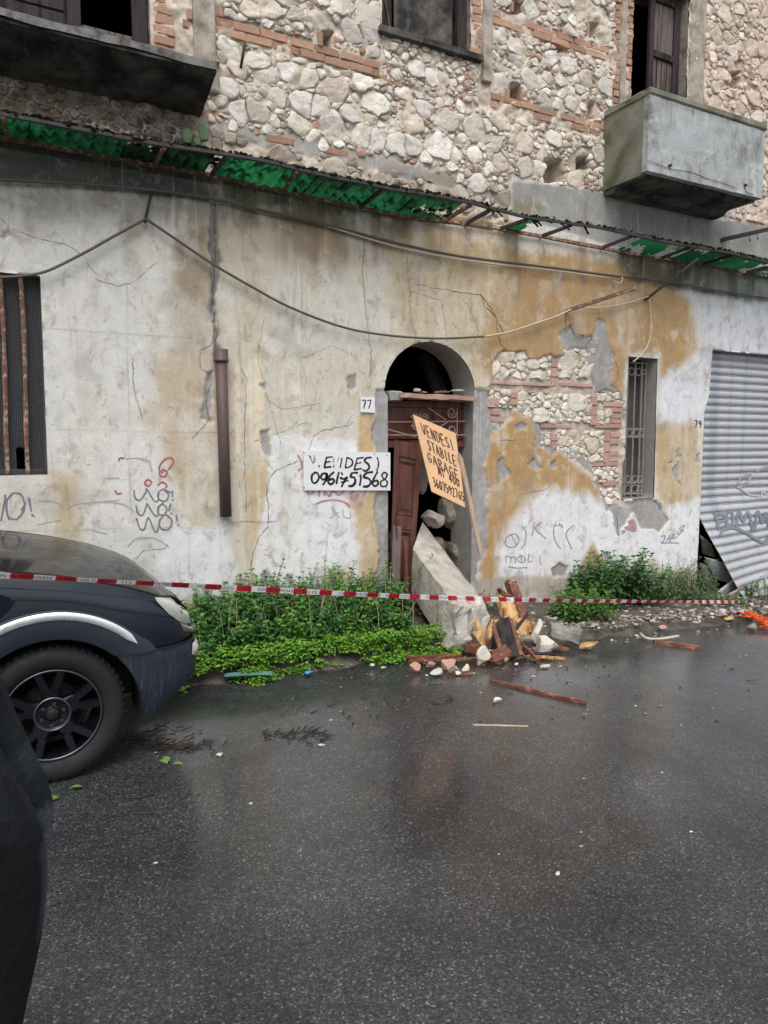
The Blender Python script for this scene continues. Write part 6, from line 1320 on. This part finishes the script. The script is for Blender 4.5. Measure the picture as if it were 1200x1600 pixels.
def bodyring(sgn):
    v = []; K = [0, .12, .3, .5, .7, .88, .96, 1.0]
    for x, w in OUT:
        a = z0(x); b = crease(x)
        for k in K:
            bul = .018 * math.sin(math.pi * min(1, k * 1.05)) - .030 * max(0, (k - .8) / .2) ** 2
            s = (w + bul * (w > .6)) if w > .02 else w; fx = x + (bul * .8 if x > .7 else 0) - (.05 * k * k if x > .6 else 0) * min(1, (x - .6) / .1)
            v.append((fx, sgn * s, a + (b - a) * k))
    f = grid_faces(len(OUT), len(K)); return v, (f if sgn < 0 else [q[::-1] for q in f])
mb = MB(); mb.add(*bodyring(-1)); mb.add(*bodyring(1)); cobj('body', mb.vf, 'paint')
def hoodmesh():
    v = []; full = [(x, -w) for x, w in OUT] + [(x, w) for x, w in OUT[::-1][1:]]; Ks = [0, .03, .09, .2, .4, .62, .85, 1.0]
    for x, w in full:
        tx = x if x < .3 else .3 + (x - .3) * .25
        xx = x - (.05 if x > .6 else 0) * min(1, max(0, (x - .6) / .1)); ww = w * .968 + 0
        for k in Ks:
            px, py = xx * (1 - k) + tx * k, ww * (1 - k); z = crease(x) + (hoodz(px) - crease(x)) * (1 - (1 - k) ** 2.6)
            v.append((px, py, z + .006))
    return v, grid_faces(len(full), len(Ks))
cobj('bonnet', hoodmesh(), 'bonnet')
for s in (-1, 1): cobj('bonnet_crease', tube([(x, s * (.93 if x < .4 else float(np.interp(x, [p[0] for p in OUT], [p[1] for p in OUT]))) * .962, crease(x) + .004) for x in np.linspace(-1.0, .62, 26)], .006, 6), 'black')
cobj('cowl', bevbox(-.62, -.24, -.62, .62, 1.15, 1.182, .01), 'black'); 
for x in (-.52, -.36): cobj('wiper', plank((x, -.5, 1.195), (x + .12, .35, 1.195), .03, .02), 'black', smooth=False)
# bumper
def bumper():
    v = []; n = 46; zs = np.concatenate([[.255, .27], np.linspace(.30, .63, 12)])
    for z in zs:
        xr = math.sqrt(max(.01, RA * RA - (z - WZ) ** 2)) if z > .25 else .42
        push = .022 - .10 * (max(0, .47 - z) / .22) ** 1.7 - .012 * (z > .61)
        O = [(x, w) for x, w in OUT if x > xr + .02]; O = [(xr, .93)] + O
        P = np.array(O); L = np.concatenate([[0], np.cumsum(np.linalg.norm(np.diff(P, axis=0), axis=1))]); t = np.linspace(0, L[-1], n); x = np.interp(t, L, P[:, 0]); w = np.interp(t, L, P[:, 1])
        side = [(a + push * min(1, max(0, (a - .42) / .3)) * 1.3, -(b + push * .35 * (b > .1)), z + .11 * max(0, (a - .5) / .28) ** 1.5 * max(0, (.42 - z) / .17)) for a, b in zip(x, w)]
        v += side + [(a, -b, c) for a, b, c in side[::-1][1:]]
    return v, grid_faces(len(zs), 2 * n - 1)
cobj('front_bumper', bumper(), 'bumper')
def ringstrip(r0, r1, a0, a1, y0, bulge, n=40, k=6, sgn=-1, taper=0):
    v = []
    for i in range(n + 1):
        t = i / n; tw = 1 if not taper else min(1, min(t, 1 - t) / taper + .12); rm = (r0 + r1) / 2; h = (r1 - r0) / 2 * tw
        for j in range(k + 1):
            s = j / k; r = rm - h + 2 * h * s; b0 = a0 if taper else math.asin(.302 / r); a = b0 + (a1 - b0) * t; v.append((r * math.cos(a), sgn * (y0 + bulge * math.sin(math.pi * min(1, .12 + .88 * s)) ** .6), WZ + r * math.sin(a)))
    f = grid_faces(n + 1, k + 1); return v, f if sgn > 0 else [q[::-1] for q in f]
for s in (-1, 1):
    wt = cobj('wheel_arch_trim', ringstrip(.425, .60, R(36), R(160), .932, .03, sgn=s), 'trim'); cobj('chrome_strip', ringstrip(.530, .568, R(41), R(152), .965, .006, sgn=s, taper=.06), 'chrome', wt)
    v = []
    for i in range(25):
        a = R(-8) + R(205) * i / 24
        for y in (.955, .60): v.append((RA * math.cos(a), s * y, WZ + RA * math.sin(a)))
    cobj('arch_liner', (v, grid_faces(25, 2)), 'black')
cobj('underbody', bevbox(-3.0, .62, -.60, .60, .30, .62, .03), 'black', smooth=False); cobj('bulkhead', bevbox(-.46, -.43, -.9, .9, .3, 1.0, .005), 'black', smooth=False)
# headlamp wrapping the front corner
def outw(x): return float(np.interp(x, [p[0] for p in OUT], [p[1] for p in OUT]))
def lamp(top, bot, off, n=16, k=7):
    "lens between two polylines of (outline parameter, z)"
    P = np.array(OUT); Ls = np.concatenate([[0], np.cumsum(np.linalg.norm(np.diff(P, axis=0), axis=1))])
    def pt(sv, z):
        x = np.interp(sv, Ls, P[:, 0]); w = np.interp(sv, Ls, P[:, 1]); d = np.array((np.interp(sv + .01, Ls, P[:, 0]) - np.interp(sv - .01, Ls, P[:, 0]), np.interp(sv + .01, Ls, P[:, 1]) - np.interp(sv - .01, Ls, P[:, 1]))); d /= np.linalg.norm(d) + 1e-9
        kk = (z - .635) / max(.05, crease(x) - .635); tx = .05 * kk * kk * min(1, max(0, (x - .6) / .1))
        return x - tx + (-d[1]) * off, -(w + d[0] * off), z
    S0 = np.interp(.44, P[25:, 0], Ls[25:]); v = []
    for i in range(n + 1):
        t = i / n; sa, za = np.interp(t, np.linspace(0, 1, len(top)), [q[0] for q in top]), np.interp(t, np.linspace(0, 1, len(top)), [q[1] for q in top]); sb, zb = np.interp(t, np.linspace(0, 1, len(bot)), [q[0] for q in bot]), np.interp(t, np.linspace(0, 1, len(bot)), [q[1] for q in bot])
        for j in range(k + 1):
            u = j / k; e = .006 * math.sin(math.pi * u) * math.sin(math.pi * t) * 3; q = pt(S0 + sa * (1 - u) + sb * u, za * (1 - u) + zb * u); v.append((q[0] + e, q[1] - e, q[2]))
    return v, grid_faces(n + 1, k + 1)
P_ = np.array(OUT)
cobj('shut_line', tube([(x + (.012 if x > .5 else .0), -(w + .012), .637) for x, w in OUT if x > .36], .0055, 6), 'black')
hl = cobj('headlight', lamp([(.075, .925), (.16, .915), (.27, .865), (.37, .81), (.44, .775)], [(.085, .90), (.15, .82), (.23, .76), (.33, .715), (.42, .69)], .014), 'lens')
cobj('reflector', lamp([(.17, .885), (.22, .862), (.27, .835)], [(.19, .83), (.235, .79), (.285, .765)], .019), 'chrome', hl)
cobj('lens_seal', lamp([(.065, .932), (.16, .923), (.275, .873), (.375, .818), (.45, .782)], [(.075, .925), (.16, .913), (.27, .863), (.37, .808), (.44, .773)], .017), 'black', hl)
cobj('indicator', lamp([(.23, .757), (.33, .712), (.42, .687)], [(.26, .70), (.33, .665), (.40, .65)], .012), 'lens2', hl)
fl = cobj('fog_light', lamp([(.30, .615), (.36, .625), (.42, .62)], [(.315, .545), (.36, .515), (.40, .52)], .034), 'lens')
cobj('fog_surround', lamp([(.40, .66), (.60, .655), (1.0, .655)], [(.42, .635), (.60, .632), (1.0, .632)], .02), 'trim')
v, f = lamp([(.62, .79), (1.0, .80)], [(.62, .67), (1.0, .67)], .012); cobj('grille', (v, f), 'black')
# wheels
def lathe(prof, n=48):
    v = [(r * math.cos(2 * math.pi * i / n), y, r * math.sin(2 * math.pi * i / n)) for i in range(n) for r, y in prof]; k = len(prof); f = []
    for i in range(n):
        for j in range(k - 1): f.append((i * k + j, i * k + j + 1, ((i + 1) % n) * k + j + 1, ((i + 1) % n) * k + j))
    return v, f
def wheel(wx, side):
    def w_(p): return (wx + p[0], side * (.905 - p[1]) if True else 0, WZ + .02 + p[2])
    def wo(name, vf, m, par, smooth=True): v, f = vf; return cobj(name, ([w_(p) for p in v], f), m, par, smooth)
    ty = wo('wheel', lathe([(.236, .02), (.246, .008), (.262, -.008), (.30, -.018), (.33, -.012), (.348, .004), (.357, .025), (.360, .06), (.360, .17), (.352, .22), (.30, .245), (.236, .21)], 64), 'tyre', None)
    mb = MB()
    for i in range(56):
        a = 2 * math.pi * i / 56; ca, sa = math.cos(a), math.sin(a)
        for (r0, r1, y0, y1, ww) in ((.338, .3615, -.010, .05, .013), (.357, .3625, .06, .16, .012)):
            vv, ff = box(-ww / 2, ww / 2, y0, y1, r0, r1); vv = [(x, y + (.022 * (z - r0) / (r1 - r0) if y < 0 else 0), z) for x, y, z in vv]; mb.add([(x * ca + z * sa, y, -x * sa + z * ca) for x, y, z in vv], ff)
    wo('tread', mb.vf, 'tyre', ty, False)
    wo('rim_barrel', lathe([(.238, .015), (.225, .03), (.215, .10), (.212, .20)], 48), 'rim', ty)
    wo('rim_lip', lathe([(.240, .022), (.241, .006), (.234, .0), (.228, .006), (.225, .018)], 56), 'rimlip', ty)
    wo('brake_disc', lathe([(.0, .11), (.15, .11), (.15, .125)], 32), 'black', ty)
    for i in range(5):
        a = R(92 + 72 * i)
        vv = []; ff = []
        for (rs_, hw, y) in ((.045, .050, .030), (.10, .040, .026), (.145, .050, .020)): vv.append((rs_, hw, y))
        m2 = MB()
        def sp(r0, c0, h0, y0, r1, c1, h1, y1):
            vs = []
            for r, c, h, y in ((r0, c0, h0, y0), (r1, c1, h1, y1)):
                for q, dy in ((c - h, .014), (c - h * .75, 0), (c + h * .75, 0), (c + h, .014), (c + h, .05), (c - h, .05)):
                    vs.append((r * math.cos(a) - q * math.sin(a), y + dy, r * math.sin(a) + q * math.cos(a)))
            m2.add(vs, [(k, (k + 1) % 6, 6 + (k + 1) % 6, 6 + k) for k in range(6)])
        sp(.05, 0, .052, .028, .135, 0, .042, .018); 
        for s in (-1, 1): sp(.125, s * .022, .025, .018, .228, s * .058, .024, .006)
        wo('spoke', m2.vf, 'rim', ty, False)
    wo('hub', lathe([(0, .034), (.03, .034), (.034, .04), (.05, .042), (.078, .022), (.084, .018), (.088, .022), (.088, .06)], 40), 'rim', ty); wo('hub_ring', lathe([(.080, .021), (.085, .015), (.090, .021)], 40), 'rimlip', ty); wo('hub_cap', lathe([(0, .012), (.026, .014), (.032, .02), (.033, .04)], 24), 'black', ty)
    for i in range(6):
        a = R(60 * i + 20); v, f = tube([(.056 * math.cos(a), .018, .056 * math.sin(a)), (.056 * math.cos(a), .045, .056 * math.sin(a))], .0095, 6); wo('wheel_nut', (v, f), 'rimlip', ty, False)
wheel(0, -1); wheel(0, 1); wheel(-2.82, -1)
# cabin (beyond the left edge of the picture)
def cabin(zs, inset, name, m):
    v = []
    for x0, x1, w, z in zs:
        v += [(x1, -w, z), (x0, -w, z), (x0, w, z), (x1, w, z)]
    f = grid_faces(len(zs), 4, True); n = len(v); f.append((n - 4, n - 3, n - 2, n - 1)); cobj(name, (v, f), m, smooth=False)
cabin([(-3.3, -.62, .86, 1.09), (-3.15, -1.25, .74, 1.66)], 0, 'windows', 'glass'); cabin([(-3.16, -1.24, .745, 1.655), (-3.05, -1.4, .70, 1.75)], 0, 'roof', 'paint')
for s in (-1, 1):
    for a, b in (((-.60, .87, 1.10), (-1.22, .755, 1.66)), ((-1.9, .875, 1.10), (-1.95, .755, 1.66)), ((-3.28, .87, 1.10), (-3.14, .75, 1.66))): cobj('pillar', plank((a[0], s * a[1], a[2]), (b[0], s * b[1], b[2]), .08, .05, (0, s, 0)), 'paint', smooth=False)
# ------------------------------------------------------------------ passer-by cut off by the left edge
def person(px, py):
    J = {'pelvis': (0, -.02, .94, .165), 'waist': (0, 0, 1.10, .160), 'chest': (0, .07, 1.30, .155), 'neckb': (0, .09, 1.46, .075), 'neck': (0, .09, 1.53, .058), 'head0': (.01, .09, 1.62, .085), 'head1': (.012, .09, 1.70, .088),
         'shL': (-.03, .26, 1.42, .072), 'elL': (-.10, .31, 1.16, .052), 'wrL': (.02, .30, .93, .038), 'shR': (.03, -.08, 1.42, .080), 'elR': (.08, -.175, 1.17, .072), 'wrR': (.13, -.22, .95, .045), 'haR': (.06, -.285, .93, .040), 'haL': (.05, .29, .88, .038),
         'hipL': (0, .10, .88, .105), 'knL': (-.12, .11, .50, .075), 'anL': (-.30, .11, .13, .050), 'toL': (-.18, .12, .05, .045), 'hipR': (.02, -.155, .83, .145), 'knR': (.06, -.125, .49, .090), 'anR': (.02, -.12, .10, .055), 'toR': (.17, -.13, .045, .048)}
    J['wrR'] = (.06, -.245, .99, .060)
    E = [('pelvis', 'waist'), ('waist', 'chest'), ('chest', 'neckb'), ('neckb', 'neck'), ('neck', 'head0'), ('head0', 'head1'), ('chest', 'shL'), ('shL', 'elL'), ('elL', 'wrL'), ('wrL', 'haL'), ('chest', 'shR'), ('shR', 'elR'), ('elR', 'wrR'), ('wrR', 'haR'), ('pelvis', 'hipL'), ('hipL', 'knL'), ('knL', 'anL'), ('anL', 'toL'), ('pelvis', 'hipR'), ('hipR', 'knR'), ('knR', 'anR'), ('anR', 'toR')]
    for hnd, base, sg in (('R', (.06, -.285, .92), -1), ('L', (.05, .29, .88), 1)):
        for k in range(4):
            x = base[0] + .028 - .019 * k; l = (.042, .048, .045, .035)[k]; n0 = 'ha' + hnd
            for q, (dx, dz, rr) in enumerate(((0, -.045, .011), (.004, -.045 - l * .6, .0095), (-.004, -.045 - l * 1.15, .0085))):
                J['f%s%d%d' % (hnd, k, q)] = (x + dx, base[1] + sg * -.006 * q, base[2] + dz, rr); E.append((n0, 'f%s%d%d' % (hnd, k, q))); n0 = 'f%s%d%d' % (hnd, k, q)
        n0 = 'ha' + hnd
        for q, (dx, dz) in enumerate(((.042, -.015), (.055, -.045), (.052, -.068))):
            J['t%s%d' % (hnd, q)] = (base[0] + dx, base[1] - sg * .01, base[2] + dz, .011 - .001 * q); E.append((n0, 't%s%d' % (hnd, q))); n0 = 't%s%d' % (hnd, q)
    names = list(J); me = bpy.data.meshes.new('person'); me.from_pydata([J[n][:3] for n in names], [(names.index(a), names.index(b)) for a, b in E], []); me.update()
    o = bpy.data.objects.new('person_rig', me); COL.objects.link(o); md = o.modifiers.new('skin', 'SKIN'); sv = me.skin_vertices[0].data
    for i, n in enumerate(names): sv[i].radius = (J[n][3], J[n][3] * (.8 if n in ('chest', 'waist', 'pelvis') and False else 1)); sv[i].use_root = (n == 'pelvis')
    sd = o.modifiers.new('sub', 'SUBSURF'); sd.levels = 2; sd.render_levels = 2
    bpy.context.view_layer.update(); m2 = o.evaluated_get(bpy.context.evaluated_depsgraph_get()).to_mesh()
    v = np.array([tuple(q.co) for q in m2.vertices]); f = [tuple(p.vertices) for p in m2.polygons]; bpy.data.objects.remove(o)
    v[:, 1] *= 1.0
    c = np.tile(sl_((33, 37, 43)), (len(v), 1)); z = v[:, 2]
    leg = (z < .98) & (np.abs(v[:, 1]) < .235); c[leg] = sl_((20, 21, 24)); c[z < .12] = sl_((22, 20, 19)); skin = sl_((186, 138, 112))
    hand = (z < .955) & (z > .6) & (np.abs(v[:, 1]) > .235); c[hand] = sl_((74, 80, 88)); c[z > 1.50] = skin
    band = (np.abs(z - 1.07) < .03) & (np.abs(v[:, 1]) > .18); c[band] = sl_((46, 52, 60))
    # face relief: brow, nose, chin, eye sockets
    for k in range(len(v)):
        x, y, zz = v[k]
        if zz > 1.54 and x > .03: v[k, 0] += .030 * math.exp(-((y - .09) / .016) ** 2 - ((zz - 1.645) / .022) ** 2) - .010 * (math.exp(-((abs(y - .09) - .034) / .015) ** 2 - ((zz - 1.668) / .014) ** 2)) + .012 * math.exp(-((y - .09) / .03) ** 2 - ((zz - 1.585) / .02) ** 2)
    rt = R(115); ca, sa = math.cos(rt), math.sin(rt)
    w = np.stack([px + v[:, 0] * ca - v[:, 1] * sa, py + v[:, 0] * sa + v[:, 1] * ca, z + float(gz(px))], 1)
    p = empty('person', (px, py, 0)); tag(p, 'passer-by in dark jacket and trousers cut off by the left picture edge', 'person')
    obj('clothed_body', (w, f), M['cloth'], p, True, cols=c)
    hv, hf = rock((-.022, .09, 1.680), .100, .098, .108, 3, .12, 3); hv = [(x, y, zz) if not (x > .05 and zz < 1.70) else (x - .05, y, zz) for x, y, zz in hv]
    obj('hair', ([(px + x * ca - y * sa, py + x * sa + y * ca, zz) for x, y, zz in hv], hf), M['hair'], p, True)
    for s in (-1, 1):
        e, ef = rock((.093, 0.09 + s * .034, 1.668), .008, .011, .007, 5, 0, 2); obj('eye', ([(px + x * ca - y * sa, py + x * sa + y * ca, zz) for x, y, zz in e], ef), M['black'], p, True)
        e, ef = rock((.01, 0.09 + s * .088, 1.655), .022, .010, .03, 5, .1, 2); obj('ear', ([(px + x * ca - y * sa, py + x * sa + y * ca, zz) for x, y, zz in e], ef), M['cloth'], p, True, cols=[tuple(skin)] * len(e))
    print('person max x', w[:, 0].max(), [(round(zz, 2), round(float(w[np.abs(w[:, 2] - zz) < .02][:, 0].max()), 3)) for zz in np.arange(.4, 1.5, .1)])
person(-.195, 1.55)
